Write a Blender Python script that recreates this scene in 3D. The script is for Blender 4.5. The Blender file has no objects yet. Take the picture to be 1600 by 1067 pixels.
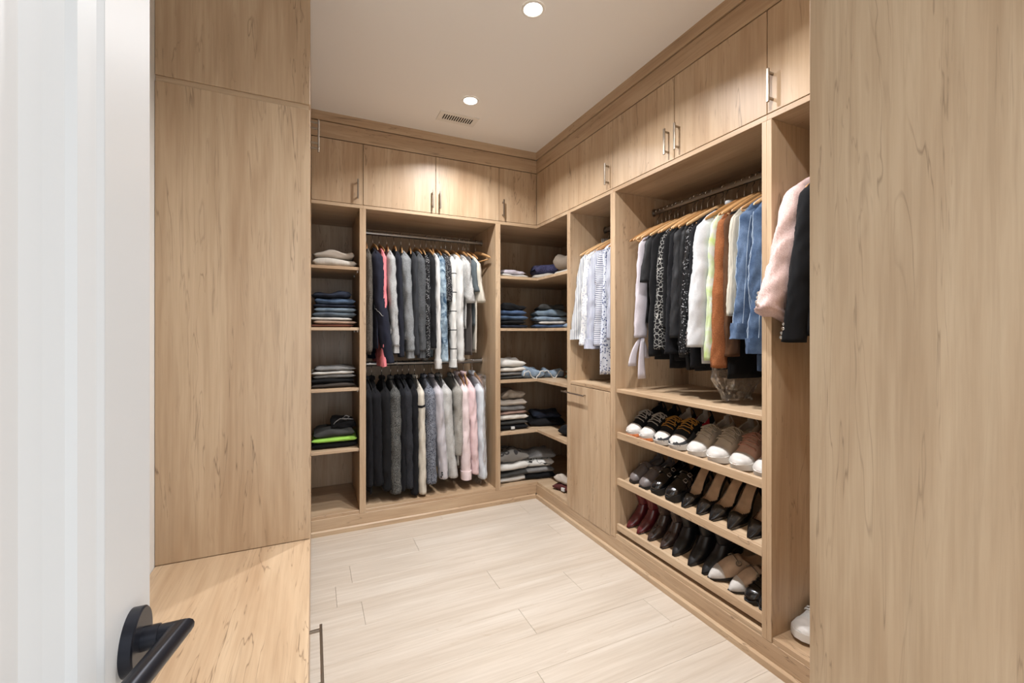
import bpy, math, random
from mathutils import Vector, Matrix, noise
R = math.radians
sc = bpy.context.scene
COL = sc.collection

# ------------------------------------------------------------------ camera, world, lights, exposure
CAMZ = 1.29
cam_d = bpy.data.cameras.new('camera'); cam = bpy.data.objects.new('camera', cam_d); COL.objects.link(cam)
cam.location = (0, 0, CAMZ); cam.rotation_euler = (R(90), 0, -0.430817)
cam_d.sensor_width = 36; cam_d.lens = 677.6 / 1600 * 36; cam_d.shift_y = -13.0 / 1600
cam_d.clip_start = 0.03
sc.camera = cam
w = bpy.data.worlds.new('world'); sc.world = w; w.use_nodes = True
w.node_tree.nodes['Background'].inputs[0].default_value = (0.84, 0.92, 1.0, 1)
w.node_tree.nodes['Background'].inputs[1].default_value = 3.3
vs = sc.view_settings
vs.view_transform = 'Standard'; vs.look = 'None'; vs.gamma = 1; vs.use_curve_mapping = False; vs.exposure = 0.14
LAMP_W = 20.0          # each ceiling downlight
LAMP_COL = (0.985, 0.985, 1.0)
# a portal over the doorway only tells the renderer where the daylight of the hall comes in
pd = bpy.data.lights.new('doorway_portal', 'AREA'); pd.shape = 'RECTANGLE'; pd.size = 0.84; pd.size_y = 2.1
pd.cycles.is_portal = True
po = bpy.data.objects.new('doorway_portal', pd); COL.objects.link(po)
po.location = (0.24, -0.30, 1.05); po.rotation_euler = (R(90), 0, 0)   # faces +Y

# ------------------------------------------------------------------ dimensions (metres)
XR, YB = 1.595, 3.010            # fronts of the right and the back run
XW, YW, XL, YF = 2.185, 3.605, -0.474, -0.27   # right, back, left, front walls
ZC = 2.70
XLF, YLP = -0.009, 1.79           # front of the left run, its end panel
ZDB, ZDT = 2.135, 2.537           # upper doors
T = 0.019

# ------------------------------------------------------------------ materials
MATS = {}
def new_mat(name):
    m = bpy.data.materials.new(name); m.use_nodes = True
    nt = m.node_tree; b = nt.nodes['Principled BSDF']
    MATS[name] = m
    return m, nt, b
def lin(c):
    return tuple((x/255/12.92 if x/255 <= .04045 else ((x/255+.055)/1.055)**2.4) for x in c) + (1,)
def N(nt, t, **kw):
    n = nt.nodes.new(t)
    for k, v in kw.items():
        if k in ('inputs',):
            for i, val in v.items(): n.inputs[i].default_value = val
        else: setattr(n, k, v)
    return n
def ramp(nt, stops, interp='LINEAR'):
    n = nt.nodes.new('ShaderNodeValToRGB'); n.color_ramp.interpolation = interp
    e = n.color_ramp.elements
    while len(e) < len(stops): e.new(0.5)
    for i, (p, c) in enumerate(stops):
        e[i].position = p; e[i].color = c
    return n
def mixc(nt, fac, a, b, mode='MIX'):
    n = nt.nodes.new('ShaderNodeMix'); n.data_type = 'RGBA'; n.blend_type = mode
    for sock, val in ((n.inputs[0], fac), (n.inputs[6], a), (n.inputs[7], b)):
        if hasattr(val, 'node'): nt.links.new(val, sock)
        else: sock.default_value = val
    return n.outputs[2]
def math_(nt, op, a, b=0.0, clamp=False):
    n = nt.nodes.new('ShaderNodeMath'); n.operation = op; n.use_clamp = clamp
    for sock, val in ((n.inputs[0], a), (n.inputs[1], b)):
        if hasattr(val, 'node'): nt.links.new(val, sock)
        else: sock.default_value = val
    return n.outputs[0]
def wood(name, axis, base, dark, line, per_object=True, rough=0.40, line_amt=0.68, scale=1.0):
    m, nt, b = new_mat(name); L = nt.links.new
    g = N(nt, 'ShaderNodeNewGeometry')
    pos = g.outputs['Position']
    if per_object:
        oi = N(nt, 'ShaderNodeObjectInfo')
        mul = N(nt, 'ShaderNodeVectorMath', operation='SCALE'); mul.inputs[0].default_value = (7.3, 5.1, 9.7)
        L(oi.outputs['Random'], mul.inputs['Scale'])
        ad = N(nt, 'ShaderNodeVectorMath', operation='ADD'); L(pos, ad.inputs[0]); L(mul.outputs[0], ad.inputs[1]); pos = ad.outputs[0]
    def tex(cross, along, detail, dist, rough_=.55):
        s = [cross*scale]*3; s['xyz'.index(axis)] = along*scale
        mp = N(nt, 'ShaderNodeMapping'); mp.inputs['Scale'].default_value = s
        L(pos, mp.inputs['Vector'])
        n = N(nt, 'ShaderNodeTexNoise'); n.inputs['Scale'].default_value = 1
        n.inputs['Detail'].default_value = detail; n.inputs['Distortion'].default_value = dist; n.inputs['Roughness'].default_value = rough_
        L(mp.outputs[0], n.inputs['Vector']); return n.outputs[0]
    broad = tex(7, .9, 3, .6); fine = tex(95, 3.2, 4, .3, .65); mid = tex(24, 1.6, 3, .5)
    cont = tex(8.5, .62, 4.5, .8, .60); mask = tex(11, 2.0, 2, .3)
    c1 = ramp(nt, [(.3, lin(dark)), (.62, lin(base))]); L(broad, c1.inputs[0])
    f1 = ramp(nt, [(.35, (.80, .77, .74, 1)), (.6, (1, 1, 1, 1))]); L(fine, f1.inputs[0])
    f2 = ramp(nt, [(.3, (.86, .83, .80, 1)), (.62, (1.0, 1.0, 1.0, 1))]); L(mid, f2.inputs[0])
    col = mixc(nt, .55, c1.outputs[0], f1.outputs[0], 'MULTIPLY')
    col = mixc(nt, .8, col, f2.outputs[0], 'MULTIPLY')
    # thin growth lines: contours of a stretched noise, broken up by a mask
    d = math_(nt, 'ABSOLUTE', math_(nt, 'SUBTRACT', math_(nt, 'FRACT', math_(nt, 'MULTIPLY', cont, 10.0)), .5))
    ln = math_(nt, 'SUBTRACT', 1.0, math_(nt, 'MULTIPLY', d, 20.0), True)
    mk = math_(nt, 'MULTIPLY', math_(nt, 'SUBTRACT', mask, .45), 6.0, True)
    amt = math_(nt, 'MULTIPLY', math_(nt, 'MULTIPLY', ln, mk), line_amt)
    col = mixc(nt, amt, col, lin(line))
    cont2 = tex(21, .9, 3.5, .5, .6)
    d2_ = math_(nt, 'ABSOLUTE', math_(nt, 'SUBTRACT', math_(nt, 'FRACT', math_(nt, 'MULTIPLY', cont2, 6.0)), .5))
    l2_ = math_(nt, 'SUBTRACT', 1.0, math_(nt, 'MULTIPLY', d2_, 11.0), True)
    m2_ = math_(nt, 'MULTIPLY', math_(nt, 'SUBTRACT', broad, .48), 5.0, True)
    col = mixc(nt, math_(nt, 'MULTIPLY', math_(nt, 'MULTIPLY', l2_, m2_), line_amt*.42), col, lin(line))
    L(col, b.inputs['Base Color'])
    b.inputs['Roughness'].default_value = rough
    bp = N(nt, 'ShaderNodeBump'); bp.inputs['Strength'].default_value = .05; bp.inputs['Distance'].default_value = .002
    L(fine, bp.inputs['Height']); L(bp.outputs[0], b.inputs['Normal'])
    return m
WB, WD, WLN = (197, 172, 142), (175, 146, 115), (84, 60, 40)
wood('wood_vertical', 'z', WB, WD, WLN, per_object=False)
wood('wood_door', 'z', WB, WD, WLN)
wood('wood_end_panel', 'z', WB, WD, WLN, line_amt=.46, scale=1.25)
wood('wood_along_x', 'x', WB, WD, WLN)
wood('wood_along_y', 'y', WB, WD, WLN)
wood('floor_oak', 'x', (201, 191, 178), (191, 179, 164), (160, 141, 119), rough=.38, line_amt=.3, scale=.8)
def plain(name, c, rough=.5, metal=0.0, coat=0.0, spec=.5):
    m, nt, b = new_mat(name)
    b.inputs['Base Color'].default_value = lin(c); b.inputs['Roughness'].default_value = rough
    b.inputs['Metallic'].default_value = metal; b.inputs['Coat Weight'].default_value = coat
    b.inputs['Specular IOR Level'].default_value = spec
    if metal > .3: return m
    # a faint surface mottling so that nothing is perfectly flat
    tc = N(nt, 'ShaderNodeTexCoord'); n = N(nt, 'ShaderNodeTexNoise'); n.inputs['Scale'].default_value = 60
    nt.links.new(tc.outputs['Object'], n.inputs['Vector'])
    bp = N(nt, 'ShaderNodeBump'); bp.inputs['Strength'].default_value = .04; bp.inputs['Distance'].default_value = .002
    nt.links.new(n.outputs[0], bp.inputs['Height']); nt.links.new(bp.outputs[0], b.inputs['Normal'])
    return m
plain('ceiling_paint', (236, 232, 226), .9)
plain('wall_paint', (216, 214, 209), .85)
plain('door_paint', (194, 193, 191), .42)
plain('nickel', (158, 149, 137), .32, 1.0)
plain('chrome', (196, 194, 190), .2, 1.0)
plain('black_metal', (34, 35, 42), .36, .6)
plain('vent_white', (226, 221, 212), .6)
plain('dark_gap', (30, 26, 22), .9)
m, nt, b = new_mat('hanger_wood'); b.inputs['Roughness'].default_value = .4
_oi = N(nt, 'ShaderNodeObjectInfo'); _rp = ramp(nt, [(0, lin((150, 104, 62))), (.5, lin((190, 144, 94))), (1, lin((212, 172, 124)))]); nt.links.new(_oi.outputs['Random'], _rp.inputs[0])
_tc = N(nt, 'ShaderNodeTexCoord'); _nz = N(nt, 'ShaderNodeTexNoise'); _nz.inputs['Scale'].default_value = 40; nt.links.new(_tc.outputs['Object'], _nz.inputs['Vector'])
_r2 = ramp(nt, [(.3, (.8, .78, .75, 1)), (.7, (1, 1, 1, 1))]); nt.links.new(_nz.outputs[0], _r2.inputs[0])
nt.links.new(mixc(nt, .7, _rp.outputs[0], _r2.outputs[0], 'MULTIPLY'), b.inputs['Base Color'])
plain('hanger_black', (26, 26, 28), .8)
plain('white_plastic', (225, 224, 220), .5)
plain('rubber_white', (206, 202, 196), .6)
plain('rubber_orange', (226, 138, 84), .6)
plain('rubber_black', (26, 25, 25), .6)
m, nt, b = new_mat('lamp_lens'); b.inputs['Base Color'].default_value = (1, 1, 1, 1)
b.inputs['Emission Color'].default_value = (1, .97, .93, 1); b.inputs['Emission Strength'].default_value = 14
m, nt, b = new_mat('clear_plastic')
_tr = N(nt, 'ShaderNodeBsdfTransparent'); _gl = N(nt, 'ShaderNodeBsdfGlossy'); _gl.inputs['Roughness'].default_value = .08
_lw = N(nt, 'ShaderNodeLayerWeight'); _lw.inputs['Blend'].default_value = .35
_mx = N(nt, 'ShaderNodeMixShader'); nt.links.new(math_(nt, 'ADD', math_(nt, 'MULTIPLY', _lw.outputs['Facing'], .6), .14), _mx.inputs[0])
nt.links.new(_tr.outputs[0], _mx.inputs[1]); nt.links.new(_gl.outputs[0], _mx.inputs[2])
_df = N(nt, 'ShaderNodeBsdfDiffuse'); _df.inputs[0].default_value = (.9, .9, .9, 1); _m2 = N(nt, 'ShaderNodeMixShader'); _m2.inputs[0].default_value = .045
nt.links.new(_mx.outputs[0], _m2.inputs[1]); nt.links.new(_df.outputs[0], _m2.inputs[2])
nt.links.new(_m2.outputs[0], nt.nodes['Material Output'].inputs['Surface'])
m, nt, b = new_mat('jewel'); b.inputs['Base Color'].default_value = lin((215, 212, 205)); b.inputs['Metallic'].default_value = .9; b.inputs['Roughness'].default_value = .15

def fabric(name, c, kind='plain', c2=None, freq=1.0, rough=.92):
    if name in MATS: return name
    m, nt, b = new_mat(name); L = nt.links.new
    c2 = c2 or tuple(int(x*.62) for x in c)
    tc = N(nt, 'ShaderNodeTexCoord'); P = tc.outputs['Object']
    def noise_(scale, detail=2, dist=0, vec=P):
        n = N(nt, 'ShaderNodeTexNoise'); n.inputs['Scale'].default_value = scale*freq; n.inputs['Detail'].default_value = detail
        n.inputs['Distortion'].default_value = dist; L(vec, n.inputs['Vector']); return n.outputs[0]
    def rmp(src, stops, interp='LINEAR'):
        r_ = ramp(nt, stops, interp); L(src, r_.inputs[0]); return r_.outputs[0]
    A, B = tuple(x*.82 for x in lin(c)[:3])+(1,), tuple(x*.82 for x in lin(c2)[:3])+(1,); bump_src, bump_s = noise_(420, 1), .25
    soft = rmp(noise_(9, 2), [(.3, (.86, .86, .86, 1)), (.7, (1.06, 1.06, 1.06, 1))])
    col = None
    if kind == 'plain': col = rmp(noise_(260, 1), [(.3, tuple(x*.9 for x in A[:3])+(1,)), (.7, A)])
    elif kind == 'heather': col = rmp(noise_(330, 2), [(.38, B), (.6, A)])
    elif kind == 'tweed':
        col = rmp(noise_(210, 2), [(.42, B), (.56, A)]); bump_src = noise_(210, 2); bump_s = .6
    elif kind == 'stripes':
        sp = N(nt, 'ShaderNodeSeparateXYZ'); L(P, sp.inputs[0])
        a = math_(nt, 'ADD', sp.outputs[1], math_(nt, 'MULTIPLY', sp.outputs[0], .8))
        fr = math_(nt, 'FRACT', math_(nt, 'MULTIPLY', a, 70*freq))
        col = rmp(fr, [(.0, A), (.58, A), (.62, B), (.96, B), (1, A)])
    elif kind == 'cross_stripes':
        sp = N(nt, 'ShaderNodeSeparateXYZ'); L(P, sp.inputs[0])
        fr = math_(nt, 'FRACT', math_(nt, 'MULTIPLY', sp.outputs[2], 70*freq))
        col = rmp(fr, [(.0, A), (.6, A), (.64, B), (.97, B), (1, A)])
    elif kind == 'denim':
        col = rmp(noise_(16, 3), [(.3, B), (.72, A)])
        col = mixc(nt, .5, col, rmp(noise_(380, 1), [(.35, (.6, .6, .65, 1)), (.65, (1.15, 1.15, 1.15, 1))]), 'MULTIPLY'); bump_s = .4
    elif kind == 'tiedye': col = rmp(noise_(13, 3, 1.6), [(.34, B), (.5, tuple((A[i]+B[i])/2 for i in range(3))+(1,)), (.62, A)])
    elif kind == 'snake':
        v = N(nt, 'ShaderNodeTexVoronoi', feature='DISTANCE_TO_EDGE'); v.inputs['Scale'].default_value = 42*freq; L(P, v.inputs['Vector'])
        col = rmp(v.outputs['Distance'], [(.0, A), (.024, A), (.045, B), (1, B)])
    elif kind == 'floral':
        v = N(nt, 'ShaderNodeTexVoronoi'); v.inputs['Scale'].default_value = 60*freq; L(P, v.inputs['Vector'])
        col = rmp(v.outputs['Distance'], [(.0, B), (.30, B), (.42, A), (1, A)])
    elif kind == 'speckle':
        v = N(nt, 'ShaderNodeTexVoronoi'); v.inputs['Scale'].default_value = 130*freq; L(P, v.inputs['Vector'])
        col = rmp(v.outputs['Distance'], [(.0, A), (.24, A), (.32, B), (1, B)])
    elif kind == 'sequin':
        v = N(nt, 'ShaderNodeTexVoronoi'); v.inputs['Scale'].default_value = 260*freq; L(P, v.inputs['Vector'])
        sx = N(nt, 'ShaderNodeSeparateXYZ'); L(v.outputs['Color'], sx.inputs[0])
        col = rmp(sx.outputs[0], [(.0, B), (.92, B), (.94, A), (1, A)]); rough = .3
    elif kind == 'knit':
        wv = N(nt, 'ShaderNodeTexWave', wave_type='BANDS', bands_direction='X'); wv.inputs['Scale'].default_value = 45*freq
        wv.inputs['Distortion'].default_value = 1.2; L(P, wv.inputs['Vector'])
        col = rmp(wv.outputs[0], [(.0, tuple(x*.8 for x in A[:3])+(1,)), (.6, A)]); bump_src = wv.outputs[0]; bump_s = .5
    elif kind == 'rings':
        v = N(nt, 'ShaderNodeTexVoronoi'); v.inputs['Scale'].default_value = 16*freq; v.inputs['Randomness'].default_value = .4; L(P, v.inputs['Vector'])
        col = rmp(v.outputs['Distance'], [(.0, A), (.14, A), (.2, B), (.34, B), (.4, A)])
    elif kind == 'scribble':
        n = noise_(11, 2, .8); d = math_(nt, 'ABSOLUTE', math_(nt, 'SUBTRACT', n, .5))
        col = rmp(d, [(.0, B), (.018, B), (.03, A), (1, A)])
    elif kind == 'checks':
        sp = N(nt, 'ShaderNodeSeparateXYZ'); L(P, sp.inputs[0])
        f_ = math_(nt, 'FRACT', math_(nt, 'MULTIPLY', sp.outputs[2], 9*freq)); g_ = math_(nt, 'FRACT', math_(nt, 'MULTIPLY', sp.outputs[1], 9*freq))
        mn = math_(nt, 'MINIMUM', f_, g_); col = rmp(mn, [(.0, B), (.045, B), (.06, A), (1, A)])
    col = mixc(nt, 1.0, col, soft, 'MULTIPLY')
    L(col, b.inputs['Base Color']); b.inputs['Roughness'].default_value = rough
    b.inputs['Sheen Weight'].default_value = .02
    b.inputs['Specular IOR Level'].default_value = .25
    bp = N(nt, 'ShaderNodeBump'); bp.inputs['Strength'].default_value = bump_s; bp.inputs['Distance'].default_value = .0015
    L(bump_src, bp.inputs['Height']); L(bp.outputs[0], b.inputs['Normal'])
    return name
def leather(name, c, rough=.32, kind='plain', coat=.0):
    if name in MATS: return name
    m, nt, b = new_mat(name); L = nt.links.new
    tc = N(nt, 'ShaderNodeTexCoord'); v = N(nt, 'ShaderNodeTexVoronoi')
    v.inputs['Scale'].default_value = 70 if kind == 'croc' else 420; L(tc.outputs['Object'], v.inputs['Vector'])
    n = N(nt, 'ShaderNodeTexNoise'); n.inputs['Scale'].default_value = 25; L(tc.outputs['Object'], n.inputs['Vector'])
    A = lin(c); r_ = ramp(nt, [(.3, tuple(x*.75 for x in A[:3])+(1,)), (.7, A)]); L(n.outputs[0], r_.inputs[0]); L(r_.outputs[0], b.inputs['Base Color'])
    b.inputs['Roughness'].default_value = rough; b.inputs['Coat Weight'].default_value = coat; b.inputs['Coat Roughness'].default_value = .06
    bp = N(nt, 'ShaderNodeBump'); bp.inputs['Strength'].default_value = .5 if kind == 'croc' else .12; bp.inputs['Distance'].default_value = .002
    L(v.outputs['Distance'], bp.inputs['Height']); L(bp.outputs[0], b.inputs['Normal'])
    return name

# ------------------------------------------------------------------ mesh helpers
class MB:
    def __init__(s): s.v = []; s.f = []; s.mi = []
    def quad(s, *idx, m=0): s.f.append(idx); s.mi.append(m)
    def box(s, x0, y0, z0, x1, y1, z1, c=0.0):
        b = len(s.v)
        if c <= 0:
            s.v += [(x, y, z) for z in (z0, z1) for y in (y0, y1) for x in (x0, x1)]
            for q in ((0,2,3,1),(4,5,7,6),(0,1,5,4),(2,6,7,3),(0,4,6,2),(1,3,7,5)): s.quad(*(b+i for i in q))
            return s
        idx = {}
        xs, ys, zs = (x0, x1), (y0, y1), (z0, z1)
        for i in (0, 1):
            for j in (0, 1):
                for k in (0, 1):
                    sx, sy, sz = 1-2*i, 1-2*j, 1-2*k
                    X, Y, Z = xs[i], ys[j], zs[k]
                    idx[i,j,k,'x'] = len(s.v); s.v.append((X, Y+sy*c, Z+sz*c))
                    idx[i,j,k,'y'] = len(s.v); s.v.append((X+sx*c, Y, Z+sz*c))
                    idx[i,j,k,'z'] = len(s.v); s.v.append((X+sx*c, Y+sy*c, Z))
        for i in (0, 1):
            q = [idx[i,0,0,'x'], idx[i,1,0,'x'], idx[i,1,1,'x'], idx[i,0,1,'x']]; s.quad(*(q if i else q[::-1]))
            q = [idx[0,i,0,'y'], idx[0,i,1,'y'], idx[1,i,1,'y'], idx[1,i,0,'y']]; s.quad(*(q if i else q[::-1]))
            q = [idx[0,0,i,'z'], idx[1,0,i,'z'], idx[1,1,i,'z'], idx[0,1,i,'z']]; s.quad(*(q if i else q[::-1]))
        for i in (0, 1):
            for j in (0, 1):
                q = [idx[i,j,0,'x'], idx[i,j,0,'y'], idx[i,j,1,'y'], idx[i,j,1,'x']]; s.quad(*(q if i == j else q[::-1]))
                q = [idx[i,0,j,'x'], idx[i,1,j,'x'], idx[i,1,j,'z'], idx[i,0,j,'z']]; s.quad(*(q if i == j else q[::-1]))
                q = [idx[0,i,j,'y'], idx[1,i,j,'y'], idx[1,i,j,'z'], idx[0,i,j,'z']]; s.quad(*(q[::-1] if i == j else q))
                for k in (0, 1):
                    q = [idx[i,j,k,'x'], idx[i,j,k,'y'], idx[i,j,k,'z']]; s.quad(*(q if (i+j+k) % 2 else q[::-1]))
        return s
    def loft(s, rings, cap0=True, cap1=True, closed=True, m=0):
        b = len(s.v); n = len(rings[0])
        for r_ in rings: s.v += [tuple(p) for p in r_]
        for i in range(len(rings)-1):
            for j in range(n if closed else n-1):
                k = (j+1) % n
                s.quad(b+i*n+j, b+i*n+k, b+(i+1)*n+k, b+(i+1)*n+j, m=m)
        if closed and cap0: s.quad(*[b+j for j in range(n)][::-1], m=m)
        if closed and cap1: s.quad(*[b+(len(rings)-1)*n+j for j in range(n)], m=m)
        return s
    def tube(s, path, rad, n=8, cap=True, sq=1.0, m=0):
        path = [Vector(p) for p in path]; rings = []; ref = None
        for i, p in enumerate(path):
            d = (path[min(i+1, len(path)-1)] - path[max(i-1, 0)]).normalized()
            if ref is None:
                ref = Vector((0, 0, 1)) if abs(d.z) < .9 else Vector((1, 0, 0))
            u = (ref - d*ref.dot(d)).normalized(); v = d.cross(u); ref = u
            r_ = rad[i] if isinstance(rad, (list, tuple)) else rad
            rings.append([p + u*r_*math.cos(a) + v*r_*sq*math.sin(a) for a in (2*math.pi*k/n for k in range(n))])
        return s.loft(rings, cap, cap, m=m)
    def disc(s, c, axis, r_, h, n=20, rim=0.0):
        c = Vector(c); a = Vector(axis).normalized(); u = a.orthogonal().normalized(); v = a.cross(u)
        prof = [(r_, 0), (r_, h-rim), (r_-rim, h)] if rim else [(r_, 0), (r_, h)]
        return s.loft([[c + a*z + (u*math.cos(t) + v*math.sin(t))*q for t in (2*math.pi*k/n for k in range(n))] for q, z in prof])
    def prism(s, poly, axis, a, b_):
        """extrude a 2-D polygon; axis 'x','y' or 'z'"""
        def P(p, t):
            return {'x': (t, p[0], p[1]), 'y': (p[0], t, p[1]), 'z': (p[0], p[1], t)}[axis]
        return s.loft([[P(p, a) for p in poly], [P(p, b_) for p in poly]])
    def mesh(s, name, mats, smooth=False, angle=40):
        me = bpy.data.meshes.new(name); me.from_pydata(s.v, [], s.f)
        for mt in ([mats] if isinstance(mats, str) else mats): me.materials.append(MATS[mt])
        me.polygons.foreach_set('material_index', s.mi)
        import bmesh as _b
        bm = _b.new(); bm.from_mesh(me); _b.ops.recalc_face_normals(bm, faces=bm.faces); bm.to_mesh(me); bm.free()
        if smooth:
            me.shade_smooth()
            if angle: me.set_sharp_from_angle(angle=R(angle))
        me.update(); return me
    def obj(s, name, mats, parent=None, smooth=False, angle=40, world=True):
        o = bpy.data.objects.new(name, s.mesh(name, mats, smooth, angle)); COL.objects.link(o)
        if parent is not None:
            o.parent = parent
            if world: o.matrix_parent_inverse = parent.matrix_basis.inverted() if parent.parent is None else (parent.parent.matrix_basis @ parent.matrix_parent_inverse @ parent.matrix_basis).inverted()
        return o
def tag(o, label, cat=None, group=None, kind=None):
    o['label'] = label
    if cat: o['category'] = cat
    if group: o['group'] = group
    if kind: o['kind'] = kind
    return o
def thing(name, label, cat, loc=(0,0,0), rot=(0,0,0), group=None, kind=None):
    o = bpy.data.objects.new(name, None); COL.objects.link(o); o.empty_display_size = .05
    o.location = loc; o.rotation_euler = rot
    o.matrix_basis = Matrix.LocRotScale(Vector(loc), __import__('mathutils').Euler(rot), None)
    return tag(o, label, cat, group, kind)
def part(name, parent, mat, x0, y0, z0, x1, y1, z1, c=.0012):
    return MB().box(min(x0,x1), min(y0,y1), min(z0,z1), max(x0,x1), max(y0,y1), max(z0,z1), c).obj(name, mat, parent)
def lerp_tab(tab, s):
    for (a, va), (b, vb) in zip(tab, tab[1:]):
        if s <= b:
            t = (s-a)/(b-a) if b > a else 0; t = min(max(t, 0), 1)
            t = t*t*(3-2*t) if False else t
            return va + (vb-va)*t
    return tab[-1][1]
def smooth_tab(tab, s):
    xs = [a for a, _ in tab]; ys = [v for _, v in tab]; n = len(xs)
    if s <= xs[0]: return ys[0]
    if s >= xs[-1]: return ys[-1]
    for i in range(n-1):
        if s <= xs[i+1]:
            h = xs[i+1]-xs[i]; t = (s-xs[i])/h
            def sl(k):
                if k == 0: return (ys[1]-ys[0])/(xs[1]-xs[0])
                if k == n-1: return (ys[-1]-ys[-2])/(xs[-1]-xs[-2])
                a = (ys[k]-ys[k-1])/(xs[k]-xs[k-1]); b = (ys[k+1]-ys[k])/(xs[k+1]-xs[k])
                return 0 if a*b <= 0 else 2*a*b/(a+b)
            m0, m1 = sl(i)*h, sl(i+1)*h
            return (2*t**3-3*t*t+1)*ys[i] + (t**3-2*t*t+t)*m0 + (-2*t**3+3*t*t)*ys[i+1] + (t**3-t*t)*m1

# ------------------------------------------------------------------ room shell
floor = MB().box(XL-.1, -1.6, -.06, XW+.1, YW+.1, -.004).obj('floor', 'dark_gap'); tag(floor, 'pale oak plank floor of the closet', None, None, 'structure')
rng = random.Random(4)
WP = .1835
known = {0: [.574, 1.95], 3: [.213, .858], 4: [1.23], -1: [1.41]}
for k in range(-5, 24):
    y1 = 2.748 - WP*k; y0 = y1 - WP
    if y1 < -1.6: continue
    js = known.get(k)
    if js is None:
        js = []; x = XL + rng.uniform(.3, 1.6)
        while x < XW: js.append(x); x += rng.uniform(1.1, 2.0)
    xs = [XL-.05] + js + [XW+.05]
    for a, b_ in zip(xs, xs[1:]):
        MB().box(a+.0005, max(y0, -1.6)+.0003, -.012, b_-.0005, min(y1, YW)-.0003, 0, .0005).obj('plank', 'floor_oak', floor)
def struct(name, label, mb, mat):
    return tag(mb.obj(name, mat), label, None, None, 'structure')
struct('ceiling', 'smooth off-white painted ceiling', MB().box(XL-.1, YF-.12, ZC, XW+.1, YW+.1, ZC+.08), 'ceiling_paint')
struct('wall_back', 'painted wall behind the back closet run', MB().box(XL-.1, YW, 0, XW+.1, YW+.08, ZC), 'wall_paint')
struct('wall_right', 'painted wall behind the shoe shelves', MB().box(XW, YF, 0, XW+.08, YW, ZC), 'wall_paint')
struct('wall_left', 'off-white painted wall beside the open door', MB().box(XL-.08, YF, 0, XL, YW, ZC), 'wall_paint')
fw = MB(); DX0, DX1, DZ = -.185, .665, 2.10
fw.box(XL-.08, YF-.11, 0, DX0, YF, ZC); fw.box(DX1, YF-.11, 0, XW+.08, YF, ZC); fw.box(DX0, YF-.11, DZ, DX1, YF, ZC)
struct('wall_front', 'painted wall with the doorway', fw, 'wall_paint')

# crown and base
def crown(name, label, mb): return struct(name, label, mb, 'wood_along_x')
def crown_run(n, lab, axis):
    t = thing('trim_%d' % n, lab, None, kind='structure')
    mat = 'wood_along_x' if axis == 'x' else 'wood_along_y'
    return t, mat
t, mt = crown_run(1, 'stepped wooden crown band above the back cabinets', 'x')
part('frieze_board', t, mt, XLF, YB, ZDT+.004, XR, YB+.03, 2.640)
MB().prism([(YB-.009, ZC), (YB-.007, 2.644), (YB+.03, 2.644), (YB+.03, ZC)], 'x', XLF, XR-.007).obj('crown_strip', mt, t)
t, mt = crown_run(2, 'stepped wooden crown band above the cabinets over the shoes', 'y')
part('frieze_board', t, mt, XR, YF, ZDT+.004, XR+.03, YB+.03, 2.640)
MB().prism([(XR-.009, ZC), (XR+.03, ZC), (XR+.03, 2.644), (XR-.007, 2.644)], 'y', YF, YB-.007).obj('crown_strip', mt, t)
t, mt = crown_run(3, 'wooden crown band above the tall cabinet beside the door', 'y')
part('frieze_board', t, mt, XLF-.03, YLP+.02, ZDT+.004, XLF, YB, ZC)
def base_run(name, lab, fn, mt):
    t = thing(name, lab, None, kind='structure')
    fn(t, mt); return t
def bb(t, mt):
    part('base_board', t, mt, XLF, YB+.001, .034, XR, YB+.022, .104)
    MB().prism([(YB-.011, 0), (YB-.011, .026), (YB-.005, .034), (YB+.022, .034), (YB+.022, 0)], 'x', XLF, XR-.011).obj('shoe_moulding', mt, t)
base_run('baseboard_back', 'wooden toe board along the foot of the back shelves', bb, 'wood_along_x')
def br(t, mt):
    part('base_board', t, mt, XR+.001, .44, .034, XR+.022, YB+.022, .104)
    MB().prism([(XR-.011, 0), (XR+.022, 0), (XR+.022, .034), (XR-.005, .034), (XR-.011, .026)], 'y', .44, YB-.011).obj('shoe_moulding', mt, t)
base_run('baseboard_right', 'wooden toe board along the foot of the shoe shelves', br, 'wood_along_y')

# ------------------------------------------------------------------ ceiling lamps and vent
def downlight(x, y, label):
    t = thing('recessed_downlight', label, 'ceiling light', (x, y, ZC), group='recessed ceiling downlights')
    n = 28
    def ring(r_, z): return [(x+r_*math.cos(a), y+r_*math.sin(a), z) for a in (2*math.pi*k/n for k in range(n))]
    MB().loft([ring(.052, ZC-.0005), ring(.050, ZC-.004), ring(.042, ZC-.0045), ring(.038, ZC-.001)], False, False).obj('trim_ring', 'vent_white', t, True)
    MB().loft([ring(.040, ZC-.0015), ring(.038, ZC-.0025)], True, True).obj('lens', 'lamp_lens', t)
    ld = bpy.data.lights.new('downlight', 'AREA'); ld.shape = 'DISK'; ld.size = .075; ld.energy = LAMP_W; ld.color = LAMP_COL; ld.spread = R(136)
    lo = bpy.data.objects.new('bulb', ld); COL.objects.link(lo); lo.parent = t; lo.location = (0, 0, -.006)
downlight(.871, 1.676, 'recessed round downlight nearer the doorway')
downlight(.869, 2.494, 'recessed round downlight next to the air vent')
downlight(.871, .858, 'recessed round downlight just inside the doorway')
v = thing('air_vent', 'white slotted air vent set flush in the ceiling', 'vent', (.866, 2.742, ZC))
fx0, fx1, fy0, fy1 = .736, .996, 2.680, 2.805
ix0, ix1, iy0, iy1 = .765, .967, 2.708, 2.776
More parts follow.
